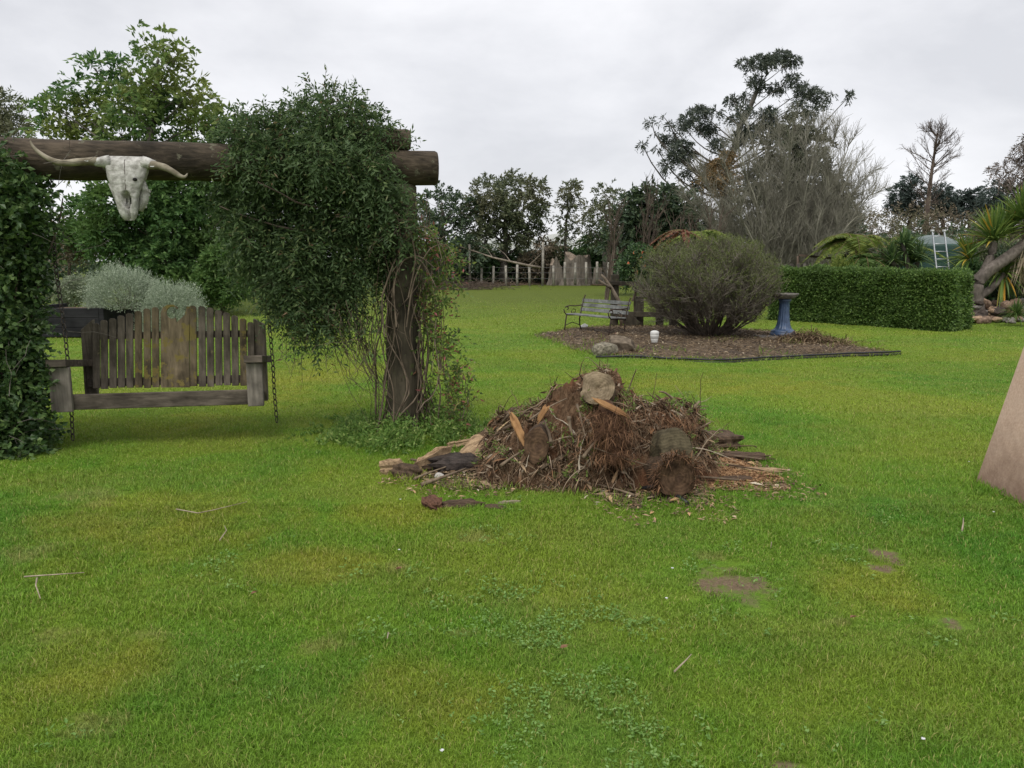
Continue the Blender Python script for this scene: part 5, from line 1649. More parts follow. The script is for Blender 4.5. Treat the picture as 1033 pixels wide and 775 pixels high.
topc = [(92, 328.5), (98, 326), (110, 322.5), (125, 318.5), (138, 315), (150, 312), (162, 309.5), (190, 308.5), (205, 309), (216, 312), (228, 316), (240, 320), (250, 323.5), (262, 328.5)]
tx_ = [q[0] for q in topc]; ty_ = [q[1] for q in topc]
slats = [97.5, 105.5, 114.3, 122.8, 131.3, 140.2, 149, 157.4, 195.5, 204.5, 212.8, 221.2, 229.4, 237.6, 246, 253.8]
for k, px in enumerate(slats):
    tl = np.interp(px, tx_, ty_) + r.uniform(-.6, .6)
    x0, z0_ = bl2(px, 390.3 + r.uniform(-.5, .8) - (px - 176) * .022)
    x1, z1_ = bl2(px + (176 - px) * .004, tl)
    w = .0300
    x1 = x0 + (x1 - x0) * .6
    ol = [(x0 - w, z0_), (x0 + w, z0_), (x1 + w, z1_ - .012), (x1 + w * .5, z1_ + .004), (x1 - w * .5, z1_ + .006), (x1 - w, z1_ - .008)]
    near = abs(px - 168) < 34 or r.random() < .12
    build(MB().prism(ol, .022, b0_ - bn * (.0 + r.uniform(-.002, .002)), sa, bu, bn), 'back_slat', sw_lich if near else sw_wood, swing, bevel=.003)
# carved middle board: a round bite out of the top, left side curling over it
cpts = [(162.6, 391), (191.6, 391), (190.8, 350), (191.3, 309.3), (188.5, 309.5), (186.6, 318), (181.5, 322.5), (178.2, 325.5)]
cc_, rr_ = (173.8, 315.5), 6.2
for ang in np.linspace(math.radians(55), math.radians(345 - 20), 14):
    cpts.append((cc_[0] + rr_ * math.cos(ang) * .95, cc_[1] + rr_ * math.sin(ang) * 1.0))
cpts += [(179.5, 309.9), (175, 307.6), (169, 307.8), (164.2, 310.5), (162.4, 316), (162.4, 350)]
build(MB().prism([bl2(*q) for q in cpts][::-1], .026, b0_ - bn * .003, sa, bu, bn), 'carved_board', sw_lich, swing, bevel=0)
for yy, hh in ((338.0, .062), (386.5, .075)):
    x0, z0_ = bl2(88, yy - 1); x1, z1_ = bl2(262, yy - 1 - 4 * (yy > 360) + 1)
    zc_ = (z0_ + z1_) / 2
    off = .034 if np.dot(bn, sb) > 0 else -.034
    build(MB().box(b0_ + sa * (x0 + x1) / 2 + bu * zc_ + bn * off, (x1 - x0, .04, hh), np.stack([sa, bn, bu], 1)), 'back_rail', sw_rail, swing, bevel=.004)

# swing chains: links hung from the beam
chain_m = plain_mat("rusty_chain", (.035, .03, .026), (.10, .08, .065), 30, .7, .2, metal=.4)
def chain(label, pts, sub=.052):
    pts = np.array(pts, float)
    s = np.concatenate([[0], np.cumsum(np.linalg.norm(np.diff(pts, axis=0), axis=1))])
    n = int(s[-1] / sub)
    mb = MB()
    for k in range(n):
        f = (k + .5) / n * s[-1]
        c = np.array([np.interp(f, s, pts[:, i]) for i in range(3)])
        d = unit(np.array([np.interp(f + .02, s, pts[:, i]) for i in range(3)]) - np.array([np.interp(f - .02, s, pts[:, i]) for i in range(3)]))
        e = unit(np.cross(d, [0.3, 1, 0] if k % 2 else [1, -.3, 0]))
        a = np.linspace(0, 2 * math.pi, 11)
        P = c + d * (np.cos(a) * sub * .62)[:, None] + e * (np.sin(a) * .017)[:, None]
        mb.tubes(P, .0052, 5)
    o = build(mb, 'chain', chain_m, loc=pts[0])
    tag(o, label, 'chain', 'swing chains')
zbm = A(42, 160, 6.57)[2] - .15
bl_ = lambda x: bL + bdir * ((x - bL[0]) / bdir[0])
def under(px, Yo): 
    p = A(px, 178, Yo); q = bl_(p[0]); return np.array([q[0], q[1], q[2] - .15])
pa = under(43, 6.57)
chain('long rusty chain hanging from beam to below the left armrest of the swing', [pa, A(56, 268, 6.62), A(66, 340, 6.60), A(71, 392, 6.58), A(73.5, 444, 6.6)])
pc = under(262, 6.9)
chain('rusty chain hanging out of the climber past the right armrest of the swing', [pc, A(266, 250, 7.05), A(272, 330, 7.08), A(275.5, 370, 7.08), A(276.5, 392, 7.1), A(279.5, 426, 7.1)])

# ------------------------------------------------------------------ climbers
r = np.random.default_rng(111)
ivy_leaf = leaf_mat("ivy_leaf", [(0, (.016, .034, .012)), (.55, (.034, .062, .019)), (.9, (.062, .10, .03)), (1, (.10, .14, .05))], .2, .38)
ic = np.array([lp[0] - .12, 6.6, 0])
t = thing('ivy_column', 'dense dark ivy column covering the left arbour post', 'climber', ic)
C, R = [], []
for py in np.arange(178, 470, 20):
    for px in (-45, -10, 22):
        wob = 6 * vnoise(np.array([[px * .05, py * .03, 0]]), 3)[0]
        w = {22: 16, -10: 32, -45: 32}[px] + (7 if py > 400 else 0) - (4 if 300 < py < 360 else 0)
        C.append(A(px + wob, min(py, 446), 6.6 + r.uniform(-.28, .3))); R.append(np.array([w, w * 1.1, w]) * M2(6.6))
C, R = np.array(C), np.array(R)
S, D = clump_shoots(C, R, 125, r, -.1, .72, .6)
S[:, 2] = np.maximum(S[:, 2], .03)
P, d = shoot_leaves(S, D, .17 * r.uniform(.6, 1.3, len(S)), 7, r, .9, .25)
P[:, 2] = np.maximum(P[:, 2], .02)
build(MB().add(*leaves(P, d, .052 * r.uniform(.6, 1.25, len(P)), .040, r)), 'foliage', ivy_leaf, t)
st = branch(ic + np.column_stack([r.normal(0, .2, 26), r.normal(0, .15, 26), np.zeros(26)]), np.tile([0, 0, 1.], (26, 1)), 2.2, 12, r, .12, .1)
build(MB().tubes(st, taper(26, 12, .014, .005), 5), 'stems', twig_brown, t)
S2 = C[r.integers(len(C), size=70)] + r.normal(size=(70, 3)) * .2
S2 = S2 + np.array([.18, -.15, 0])
b1 = branch(S2, r.normal(size=(70, 3)) + [.7, -.4, .2], .4, 5, r, .25)
build(MB().tubes(b1, taper(70, 5, .003, .002), 3), 'twigs', twig_grey, t)

cl_leaf = leaf_mat("climber_leaf", [(0, (.018, .034, .012)), (.5, (.038, .064, .023)), (.85, (.064, .096, .034)), (.97, (.10, .125, .048)), (1, (.11, .055, .035))], .3, .55, patch=(.055, .085, .036), pscale=2.6)
cp = np.array([pb[0] - .5, 7.25, 0])
t = thing('flowering_climber', 'huge dark leafy climber hanging in a mound over the right half of the arbour', 'climber', cp)
lst = [(242, 148, 22), (262, 132, 28), (290, 125, 28), (318, 118, 28), (345, 122, 30), (368, 140, 30), (240, 180, 22), (264, 172, 30), (295, 165, 34), (330, 160, 36), (362, 172, 34), (380, 180, 22),
       (246, 212, 22), (268, 210, 32), (300, 205, 36), (335, 205, 38), (368, 210, 34), (384, 212, 20), (256, 245, 22), (280, 250, 30), (308, 250, 36), (340, 248, 34), (370, 245, 26), (386, 238, 15),
       (266, 275, 17), (290, 285, 24), (308, 290, 30), (332, 286, 26), (356, 278, 22), (290, 310, 15), (306, 322, 15), (318, 326, 16), (340, 315, 14), 
       (250, 112, 14), (300, 100, 13), (330, 96, 14), (352, 102, 13), (376, 118, 14)]
lst = [(x, y + (14 if y < 135 else 0), q) for x, y, q in lst]
lst += [(240, 165, 14), (260, 165, 16), (290, 160, 16), (320, 160, 16), (350, 165, 16), (378, 172, 15), (388, 186, 12)] * 1
lst = [(396, 205, 14), (400, 232, 12), (394, 258, 10), (390, 278, 9)] + [(x, y, q * .84) for x, y, q in lst]
C, R = px_clumps(lst, 7.15, r, .26, 1.0)
C[-7:, 1] = 6.85 + r.uniform(-.06, .06, 7)
R[:, 1] *= 1.3
n = np.maximum(8, (420 * (R[:, 0] / .28) ** 2)).astype(int)
S, D = clump_shoots(C, R, n, r, -.15, .6, .45)
L = .20 * r.uniform(.5, 1.4, len(S))
P, d = shoot_leaves(S, D, L, 10, r, .85, .55)
mb = MB().add(*leaves(P, d, .056 * r.uniform(.6, 1.2, len(P)), .0155 * r.uniform(.8, 1.3, len(P)), r))
# wispy shoots escaping at the top
tp = np.array([A(px, py, 7.15 + r.uniform(-.3, .3)) for px, py in [(r.uniform(222, 400), 0) for _ in range(1)] for _ in range(1)])
wp = [(325, 95), (332, 92), (338, 90), (345, 92), (350, 95), (318, 98), (328, 88), (362, 104), (372, 110), (300, 98), (285, 102), (262, 108), (250, 108), (235, 118), (385, 130), (392, 136), (398, 138), (340, 96), (348, 100), (336, 98)]
S3 = np.array([A(x, y + 20, 7.15 + r.uniform(-.25, .25)) for x, y in wp])
D3 = r.normal(size=(len(S3), 3)) * [.55, .3, .2] + [.15, 0, 1]
st3 = branch(S3, D3, r.uniform(.15, .30, len(S3)), 7, r, .18)
P, T, tt = spawn(st3, 16, r, .1, 1, (.5, 1.1))
mb.add(*leaves(P, T, .055 * r.uniform(.6, 1.2, len(P)), .017, r))
P, T, tt = spawn(st3, 6, r, .3, 1, (.5, 1.0))
P, d = shoot_leaves(P, T, .12, 6, r, .8, .2)
mb.add(*leaves(P, d, .045 * r.uniform(.6, 1.2, len(P)), .015, r))
# longer free shoots that ragged the outline
kk = r.integers(len(C), size=230)
d5 = unit(r.normal(size=(230, 3)) * [1, .6, .8] + [0, -.25, .1])
s5 = C[kk] + d5 * R[kk] * .8
st5 = branch(s5, d5 + [0, 0, -.1], r.uniform(.12, .30, 230), 8, r, .14, -.07)
P, T, tt = spawn(st5, 13, r, .05, 1, (.5, 1.0), -.1)
mb.add(*leaves(P, T, .058 * r.uniform(.6, 1.2, len(P)), .017, r))
# trailing strands under the mound
hp_ = [(r.uniform(285, 385), r.uniform(300, 330)) for _ in range(70)]
S4 = np.array([A(x, y, 7.15 + r.uniform(-.35, .25)) for x, y in hp_])
st4 = branch(S4, np.tile([0.05, 0, -1.], (70, 1)) + r.normal(size=(70, 3)) * .25, r.uniform(.15, .6, 70), 9, r, .16, -.06)
P, T, tt = spawn(st4, 5, r, .0, .7, (.5, 1.2), -.3)
mb.add(*leaves(P, T, .05 * r.uniform(.6, 1.2, len(P)), .018, r))
build(mb, 'foliage', cl_leaf, t)
vine = plain_mat("vine_stem", (.07, .052, .036), (.20, .155, .11), 9, .9, .2)
nv = 34
th = r.uniform(0, 2 * math.pi, nv)
k = 26
zz = np.linspace(0, 1, k)[None] * r.uniform(1.4, 2.2, nv)[:, None]
ph = th[:, None] + r.normal(0, 1.2, nv)[:, None] * zz + .5 * fbm(np.stack([zz * 2, np.broadcast_to(th[:, None] * 5, zz.shape), zz * 0], -1), 4, 2)
rd = .17 + r.uniform(.0, .10, nv)[:, None] + .06 * fbm(np.stack([zz * 2.2, np.broadcast_to(th[:, None] * 9, zz.shape), zz * 0 + 7], -1), 6, 2) + .06 * np.exp(-zz / .18)
vp = np.stack([pb[0] + rd * np.cos(ph), 7.30 + rd * np.sin(ph), zz], -1)
mb = MB().tubes(vp, taper(nv, k, r.uniform(.004, .011, nv), .003), 5).tubes(st4, taper(70, 9, .0035, .0015), 3).tubes(st3, taper(len(S3), 7, .004, .0015), 3).tubes(st5, taper(230, 8, .0035, .0012), 3)
arc = [[(385, 300), (398, 262), (412, 235), (428, 226), (440, 238), (446, 262)], [(395, 300), (405, 250), (402, 220), (392, 205)], [(410, 330), (416, 285), (432, 250), (450, 245), (458, 258)], [(388, 340), (384, 300), (396, 270), (420, 255), (438, 270)],
       [(372, 260), (382, 235), (398, 222), (416, 222)], [(400, 330), (396, 285), (408, 258), (426, 262), (440, 290)], [(412, 300), (420, 262), (414, 232), (400, 214)]]
for q in arc:
    Pq = np.array([A(x, y, 6.92 + .04 * r.normal()) for x, y in q]); u = np.linspace(0, len(q) - 1, 20)
    W_ = np.stack([np.interp(u, np.arange(len(q)), Pq[:, i]) for i in range(3)], 1)
    for _ in range(3): W_[1:-1] = (W_[:-2] + 2 * W_[1:-1] + W_[2:]) / 4
    mb.tubes(W_, np.linspace(.008, .003, 20), 6)
# loose hanging bines left of the post, from the mound down to the ground
nb = 30
xa = np.array([A(r.uniform(330, 396), r.uniform(280, 320), 7.2 + r.uniform(-.2, .2)) for _ in range(nb)])
xb = np.array([np.append(G(r.uniform(375, 402), 436)[:2] + r.normal(size=2) * .12, r.uniform(0, .5)) for _ in range(nb)])
md = (xa + xb) / 2 + r.normal(size=(nb, 3)) * [.18, .15, .12] - [.12, 0, .1]
bn_ = np.stack([bez(a_, m_, b_, 14) for a_, m_, b_ in zip(xa, md, xb)])
bn_[:, 1:-1] += r.normal(size=bn_[:, 1:-1].shape) * .012
mb.tubes(bn_, taper(nb, 14, r.uniform(.002, .005, nb), .002), 4)
xa = np.array([A(r.uniform(270, 400), r.uniform(300, 350), 7.15 + r.uniform(-.25, .25)) for _ in range(60)])
b5 = branch(xa, np.tile([0, 0, -1.], (60, 1)) + r.normal(size=(60, 3)) * .5, r.uniform(.25, .7, 60), 10, r, .22, -.05)
mb.tubes(b5, taper(60, 10, .003, .0015), 3)
build(mb, 'vines', vine, t)
mb = MB()
for c, q in zip(C, R):
    tw = branch(np.repeat(c[None], 7, 0), r.normal(size=(7, 3)), q[0], 5, r, .3)
    mb.tubes(tw, taper(7, 5, .006, .002), 3)
wd = branch(np.repeat(np.array([[pb[0], 7.28, 2.0]]), 16, 0) + r.normal(size=(16, 3)) * [.1, .06, .1], r.normal(size=(16, 3)) * [.3, .2, .15] + [-1, 0, .05], r.uniform(.6, 1.5, 16), 12, r, .08)
mb.tubes(wd, taper(16, 12, .016, .005), 5)
build(mb, 'branches', twig_brown, t, kind='stuff')

# the sparser creeper right of the post
r = np.random.default_rng(117)
cr_leaf = leaf_mat("creeper_leaf", [(0, (.035, .060, .016)), (.55, (.065, .10, .024)), (.80, (.11, .14, .03)), (.9, (.12, .06, .035)), (1, (.20, .06, .065))], .35, .45)
kp = G(452, 438)
t = thing('creeper', 'sparse reddish green creeper scrambling up the right side of the arbour post', 'climber', kp)
lines = [[(440, 436), (442, 400), (436, 360), (440, 320), (436, 280), (430, 240), (420, 205)], [(452, 438), (448, 400), (445, 360), (448, 330), (440, 300), (446, 270), (436, 245), (425, 235)],
         [(462, 436), (458, 405), (450, 380), (446, 345), (438, 310), (428, 280), (420, 250)], [(430, 436), (428, 390), (424, 350), (430, 300), (440, 265), (450, 250), (446, 238), (432, 238)],
         [(418, 436), (430, 400), (440, 375), (436, 330), (426, 290)], [(455, 438), (470, 415), (474, 395), (466, 380), (455, 372)], [(410, 300), (424, 280), (440, 262), (455, 262), (468, 270)],
         [(415, 330), (436, 300), (452, 285), (462, 290)], [(412, 360), (425, 330), (440, 305), (450, 310)], [(420, 420), (440, 390), (446, 360), (430, 330), (415, 310)],
         [(404, 240), (418, 232), (436, 238), (448, 252), (452, 275)], [(445, 440), (436, 415), (424, 380), (414, 350)]]
mb = MB(); SS = []
for q in lines:
    for rep in range(2):
        Pq = np.array([A(x + r.normal() * 3, y + r.normal() * 2, 7.25 + r.uniform(-.2, .12)) for x, y in q])
        Pq[:, 2] = np.maximum(Pq[:, 2], 0.0)
        u = np.linspace(0, len(q) - 1, 22)
        W_ = np.stack([np.interp(u, np.arange(len(q)), Pq[:, i]) for i in range(3)], 1)
        for _ in range(2): W_[1:-1] = (W_[:-2] + 2 * W_[1:-1] + W_[2:]) / 4
        W_[1:-1] += r.normal(size=(20, 3)) * .008
        SS.append(W_)
SS = np.array(SS)
mb.tubes(SS, taper(len(SS), 22, r.uniform(.003, .0075, len(SS)), .002), 5)
build(mb, 'stems', plain_mat("creeper_stem", (.12, .085, .06), (.27, .21, .16), 9, .9, .2), t)
P, T, tt = spawn(SS, 20, r, .02, 1, (.6, 1.3))
keep = (fbm(P * 3.5, 8, 2) > -.25) & ((P[:, 0] > pb[0] + .16) | (P[:, 2] > 1.1))
P, T = P[keep], T[keep]
P2, d = shoot_leaves(P, T, .13, 5, r, .8, .3)
lm_ = MB().add(*leaves(P2, d, .058 * r.uniform(.5, 1.2, len(P2)), .021, r))
low = np.array([A(r.normal(456, 9), r.uniform(335, 436), 7.2 + r.uniform(-.2, .2)) for _ in range(120)])
P2, d = shoot_leaves(low, r.normal(size=low.shape) + [0, 0, .2], .13, 6, r, .8, .3)
P2[:, 2] = np.maximum(P2[:, 2], .02)
lm_.add(*leaves(P2, d, .058 * r.uniform(.5, 1.2, len(P2)), .021, r))
mid_ = np.array([A(r.normal(442, 11), r.uniform(225, 345), 7.2 + r.uniform(-.2, .2)) for _ in range(48)])
P2, d = shoot_leaves(mid_, r.normal(size=mid_.shape) + [0, 0, .2], .14, 6, r, .8, .4)
lm_.add(*leaves(P2, d, .058 * r.uniform(.5, 1.2, len(P2)), .021, r))
build(lm_, 'foliage', cr_leaf, t)

# weeds round the foot of the post
weed_leaf = leaf_mat("weed_leaf", [(0, (.045, .085, .018)), (.6, (.080, .14, .026)), (1, (.16, .20, .06))], .3)
n = 3600
wx = r.normal(412, 38, n); wy = r.normal(438, 8, n)
wk = fbm(np.column_stack([wx * .06, wy * .09, wx * 0]), 71, 3) > -.12
wx, wy = wx[wk], wy[wk]; n = len(wx)
wp_ = np.array([G(x, np.clip(y, 424, 462))[:2] for x, y in zip(wx, wy)])
S = np.column_stack([wp_, np.zeros(n)])
P, d = shoot_leaves(S, r.normal(size=(n, 3)) * [.6, .6, .2] + [0, 0, 1.1], r.uniform(.05, .30, n) * np.exp(-((wx - 420) / 75) ** 2), 7, r, .85, .1)
build(MB().add(*leaves(P, d, .045 * r.uniform(.5, 1.2, len(P)), .016, r)), 'weeds', weed_leaf, kind='stuff')

# ------------------------------------------------------------------ uprooted stump heap
bark_side_h = wood_mat("torn_root_wood", (.085, .060, .040), (.32, .245, .165), (16, 16, 16), bstr=.8)
rust_wood = wood_mat("rusty_root_wood", (.070, .038, .022), (.27, .155, .09), (16, 16, 16), bstr=.8)
r = np.random.default_rng(121)
Hc = np.array([A(606, 470, 5.95)[0], 5.98, 0.])
heap = thing('stump_heap', 'uprooted rotten stump mound of fibres, roots and sawn stubs on the lawn', 'stump', Hc)
rootm, nt, b = new_mat("root_mass")
gp = nt.nodes.new("ShaderNodeTexCoord").outputs["Object"]
f1 = noise(nt, mapped(nt, gp, (22, 22, 9)), 1.0, 7, .7, .6)
c = ramp(nt, f1, [(.3, (.035, .021, .013)), (.5, (.135, .082, .048)), (.72, (.29, .19, .115))])
c = mix(nt, ramp(nt, noise(nt, gp, 4, 4), [(.5, (0, 0, 0)), (.66, (.8, .8, .8))]), c, (.19, .088, .048))
nt.links.new(c, b.inputs["Base Color"])
b.inputs["Roughness"].default_value = .95
b.inputs["Specular IOR Level"].default_value = .1
bump(nt, f1, 1.0, .05, b)
sil = [(-124, 468), (-116, 440), (-100, 426), (-80, 417), (-62, 406), (-45, 397), (-30, 392), (-15, 388), (0, 386), (12, 388), (25, 393), (38, 402), (55, 405), (70, 411), (84, 417), (96, 426), (104, 440), (110, 458), (116, 472)]
sx_ = np.array([s[0] for s in sil]) * M2(5.98); sz_ = np.array([A(606 + s[0], s[1], 5.98)[2] for s in sil])
sz_[0] = sz_[-1] = 0
def mound(x, y):
    """height of the mound at (x, y) from its centre"""
    top = np.interp(x, sx_, sz_, 0, 0)
    dy = np.where(y < 0, -y / (.72 * (1 - .25 * np.abs(x))), y / .62)
    prof = np.clip(1 - np.clip(dy, 0, 1) ** 1.7, 0, 1) ** .8
    return top * prof
gx, gy = np.meshgrid(np.linspace(-1.0, .95, 120), np.linspace(-.78, .66, 90), indexing='ij')
q3 = np.stack([gx, gy, np.zeros_like(gx)], -1)
hz = mound(gx, gy)
lump = .085 * fbm(q3 * 4.5, 7, 2) + .075 * fbm(q3 * 13, 9, 3)
hz2 = np.maximum(hz - .03 + lump * np.clip(hz / .15, 0, 1), -.03)
off2 = .05 * np.stack([fbm(q3 * 6 + 40, 3, 3), fbm(q3 * 6 + 80, 4, 3)], -1) * np.clip(hz / .2, 0, 1)[..., None]
Vv = np.stack([gx + off2[..., 0] + Hc[0], gy + off2[..., 1] + Hc[1], hz2], -1)
ii = (np.arange(119)[:, None] * 90 + np.arange(89)[None]).ravel()
build(MB().add(Vv, np.stack([ii, ii + 90, ii + 91, ii + 1], 1), True), 'root_ball', rootm, heap)
def on_mound(n, rng, lo=.02, xr=(-.95, .9), yr=(-.7, .5)):
    x, y = rng.uniform(*xr, n * 3), rng.uniform(*yr, n * 3)
    h = mound(x, y)
    msk = fbm(np.stack([x * 3.2, y * 3.2, x * 0], -1), 27, 2) > (-.25 + .55 * np.clip(x * 2, -.3, 1))
    k = np.where((h > lo) & msk)[0][:n]
    x, y = x[k], y[k]
    e = .02
    nx = -(mound(x + e, y) - mound(x - e, y)) / (2 * e); nyv = -(mound(x, y + e) - mound(x, y - e)) / (2 * e)
    N = unit(np.stack([nx, nyv, np.ones_like(nx)], -1))
    q = np.stack([x, y, np.zeros_like(x)], -1)
    z = mound(x, y) - .02 + .085 * fbm(q * 4.5, 7, 2) + .075 * fbm(q * 13, 9, 3)
    return np.stack([x + Hc[0], y + Hc[1], np.maximum(z, .0)], -1), N
def fibre_set(n, rng, L, W, flat=.75, lo=.02, **kw):
    P, N = on_mound(n, rng, lo, **kw)
    down = unit(np.stack([N[:, 0], N[:, 1], -np.ones(len(N)) * .9], -1))
    T = unit(down - N * (down * N).sum(1, keepdims=True) + 1.0 * rng.normal(size=N.shape))
    D = unit(T * flat + N * rng.uniform(-.15, .55, len(N))[:, None])
    return ribbons(P + N * .012, D, L * rng.uniform(.4, 1.3, len(P)), W[0] * rng.uniform(.5, 1.4, len(P)) if isinstance(W, tuple) else W * rng.uniform(.5, 1.4, len(P)), .25, rng, 5)
fib = chip_mat("root_fibre", [(0, (.038, .024, .015)), (.3, (.125, .083, .050)), (.6, (.24, .168, .104)), (.80, (.38, .28, .18)), (.92, (.26, .125, .06)), (1, (.50, .42, .32))])
build(MB().add(*fibre_set(13000, r, .075, .0035)).add(*fibre_set(3000, r, .05, .007, .4)).add(*fibre_set(900, r, .17, .006)), 'fibres', fib, heap, kind='stuff')
lvs = MB()
P, N = on_mound(1500, r, .03)
lvs.add(*leaves(P + N * .03, unit(r.normal(size=P.shape) + N * .3), r.uniform(.03, .08, len(P)), r.uniform(.012, .025, len(P)), r, .3))
build(lvs, 'dead_leaves', chip_mat("pale_dead_leaf", [(0, (.10, .065, .04)), (.6, (.20, .135, .085)), (1, (.40, .33, .25))]), heap, kind='stuff')
P, N = on_mound(330, r, .05, yr=(-.75, .1))
kk = fbm(P * 4, 15, 2) > .12
P2, d = shoot_leaves(P[kk] + N[kk] * .02, N[kk] + .5 * r.normal(size=N[kk].shape) + [0, 0, .5], .09, 7, r, .9, .1)
build(MB().add(*leaves(P2, d, .035 * r.uniform(.5, 1.2, len(P2)), .014, r)), 'weed_sprouts', leaf_mat("sprout_leaf", [(0, (.055, .085, .02)), (1, (.14, .18, .045))], .3), heap, kind='stuff')
# roots, twigs and torn bark matted over the mound
P, N = on_mound(260, r, .06)
tg = unit(np.cross(N, r.normal(size=N.shape)) + .06 * N)
rt_ = branch(P + N * .015, tg, r.uniform(.12, .42, len(P)), 7, r, .22, -.06)
build(MB().tubes(rt_, taper(len(P), 7, r.uniform(.003, .009, len(P)), .0015), 5, rough=.2), 'roots', chip_mat("root_wood", [(0, (.05, .032, .02)), (.5, (.16, .11, .07)), (.85, (.30, .235, .165)), (1, (.48, .41, .32))]), heap, kind='stuff')
P, N = on_mound(420, r, .04)
tg = unit(np.cross(N, r.normal(size=N.shape)) + .2 * N * r.uniform(-.3, 1, (len(N), 1)))
build(MB().add(*ribbons(P + N * .02, tg, r.uniform(.05, .16, len(P)), r.uniform(.012, .035, len(P)), .1, r, 4)), 'bark_shards', chip_mat("torn_bark", [(0, (.045, .028, .018)), (.45, (.13, .08, .048)), (.75, (.23, .12, .06)), (.93, (.36, .26, .16)), (1, (.5, .36, .2))]), heap, kind='stuff')
for k in range(20):                                  # thick torn roots
    P1, N1 = on_mound(1, r, .12)
    if len(P1) == 0: continue
    tg1 = unit(np.cross(N1, r.normal(size=N1.shape)) + .28 * N1)
    b_1 = branch(P1 - tg1 * .08, tg1, r.uniform(.2, .42), 8, r, .16, -.03)
    rr1 = r.uniform(.012, .026)
    build(MB().tubes(b_1, np.linspace(rr1, rr1 * .35, 8), 9, True, rough=.22), 'root', (bark_side_h, rust_wood)[k % 2], heap)
# sticks poking out
stick_m = wood_mat("stick", (.10, .07, .045), (.30, .23, .16), (20, 20, 20), bstr=.2)
def stick(px0, py0, Y0, px1, py1, Y1, r0=.008, parent=None, mat=None, name='stick', bend=.03):
    a_, b_ = A(px0, py0, Y0), A(px1, py1, Y1)
    p = bez(a_, (a_ + b_) / 2 + r.normal(size=3) * bend, b_, 8)
    return build(MB().tubes(p, np.linspace(r0, r0 * .55, 8), 6, True, rough=.15), name, mat or stick_m, parent)
for a_ in ((631, 401, 5.9, 642, 373, 5.85, .007), (690, 417, 5.9, 712, 413, 5.8, .007), (699, 437, 5.75, 717, 426, 5.7, .012), (534, 424, 5.7, 572, 402, 5.75, .008), (505, 470, 5.4, 533, 452, 5.5, .012), (582, 408, 5.62, 590, 440, 5.4, .010),
           (596, 450, 5.35, 612, 432, 5.4, .012), (556, 447, 5.35, 549, 424, 5.5, .014), (500, 436, 5.9, 530, 415, 5.8, .012), (574, 420, 5.5, 578, 440, 5.42, .016), (588, 462, 5.25, 603, 442, 5.35, .014), (620, 455, 5.3, 605, 478, 5.2, .007), (655, 470, 5.25, 600, 452, 5.25, .006)):
    stick(*a_, parent=heap)

def stub(name, c, axis, rad, length, parent, side_m, face_m, squash=1., rough=.08, hollow=0., sides=30):
    """a sawn stub: flared trunk with an uneven rim and a separate cut face (with an optional hollow)"""
    axis = unit(np.asarray(axis, float)); c = np.asarray(c, float)
    k = 10
    P = c - axis * np.linspace(length, 0, k)[:, None]
    x = unit(np.cross(axis, [0.1, .2, 1.])); y = np.cross(x, axis)
    a = np.linspace(0, 2 * math.pi, sides, endpoint=False)
    rr = rad * (1 + rough * fbm(np.stack([np.cos(a) * 1.6 + c[0] * 7, np.sin(a) * 1.6, a * 0], -1), 3, 3))
    sc = 1 + .12 * (1 - np.linspace(0, 1, k)) ** 2
    V = P[:, None] + (rr[None] * sc[:, None])[..., None] * (np.cos(a)[:, None] * x + squash * np.sin(a)[:, None] * y)[None]
    V = V + .012 * rad / .12 * fbm(V * 30, 5, 2)[..., None] * (P[:, None] * 0 + axis + x * .5)
    i = np.arange(sides); bb = (np.arange(k - 1) * sides)[:, None]
    pt = thing_part = bpy.data.objects.new(name, MB().add(V, np.stack([bb + i, bb + (i + 1) % sides, bb + (i + 1) % sides + sides, bb + i + sides], -1).reshape(-1, 4), True).mesh(name, side_m, abs_loc(parent) if parent else c))
    COL.objects.link(pt)
    if parent is not None: pt.parent = parent
    else: pt.location = tuple(c)
    cen = V[-1].mean(0)
    rings = [V[-1] - axis * .001]
    for f, dp in ((.94, .002), (.8, .001), (.6, 0), (.4, -.002 - hollow * .1), (.22, -hollow * .5), (.1, -hollow)):
        rings.append(cen + (V[-1] - cen) * f + axis * (dp + .0) + axis * (.003 * fbm(V[-1] * 40 + f * 9, 4, 2))[:, None])
    Vf = np.concatenate([np.array(rings).reshape(-1, 3), (cen - axis * hollow)[None]])
    m = len(rings); bb = (np.arange(m - 1) * sides)[:, None]
    mbf = MB().add(Vf[:-1], np.stack([bb + i, bb + (i + 1) % sides, bb + (i + 1) % sides + sides, bb + i + sides], -1).reshape(-1, 4), True)
    mbf.add(np.concatenate([rings[-1], Vf[-1:]]), np.stack([i, (i + 1) % sides, np.full(sides, sides)], 1), True)
    fc = build(mbf, 'cut_face', face_m(c, axis), pt)
    return pt

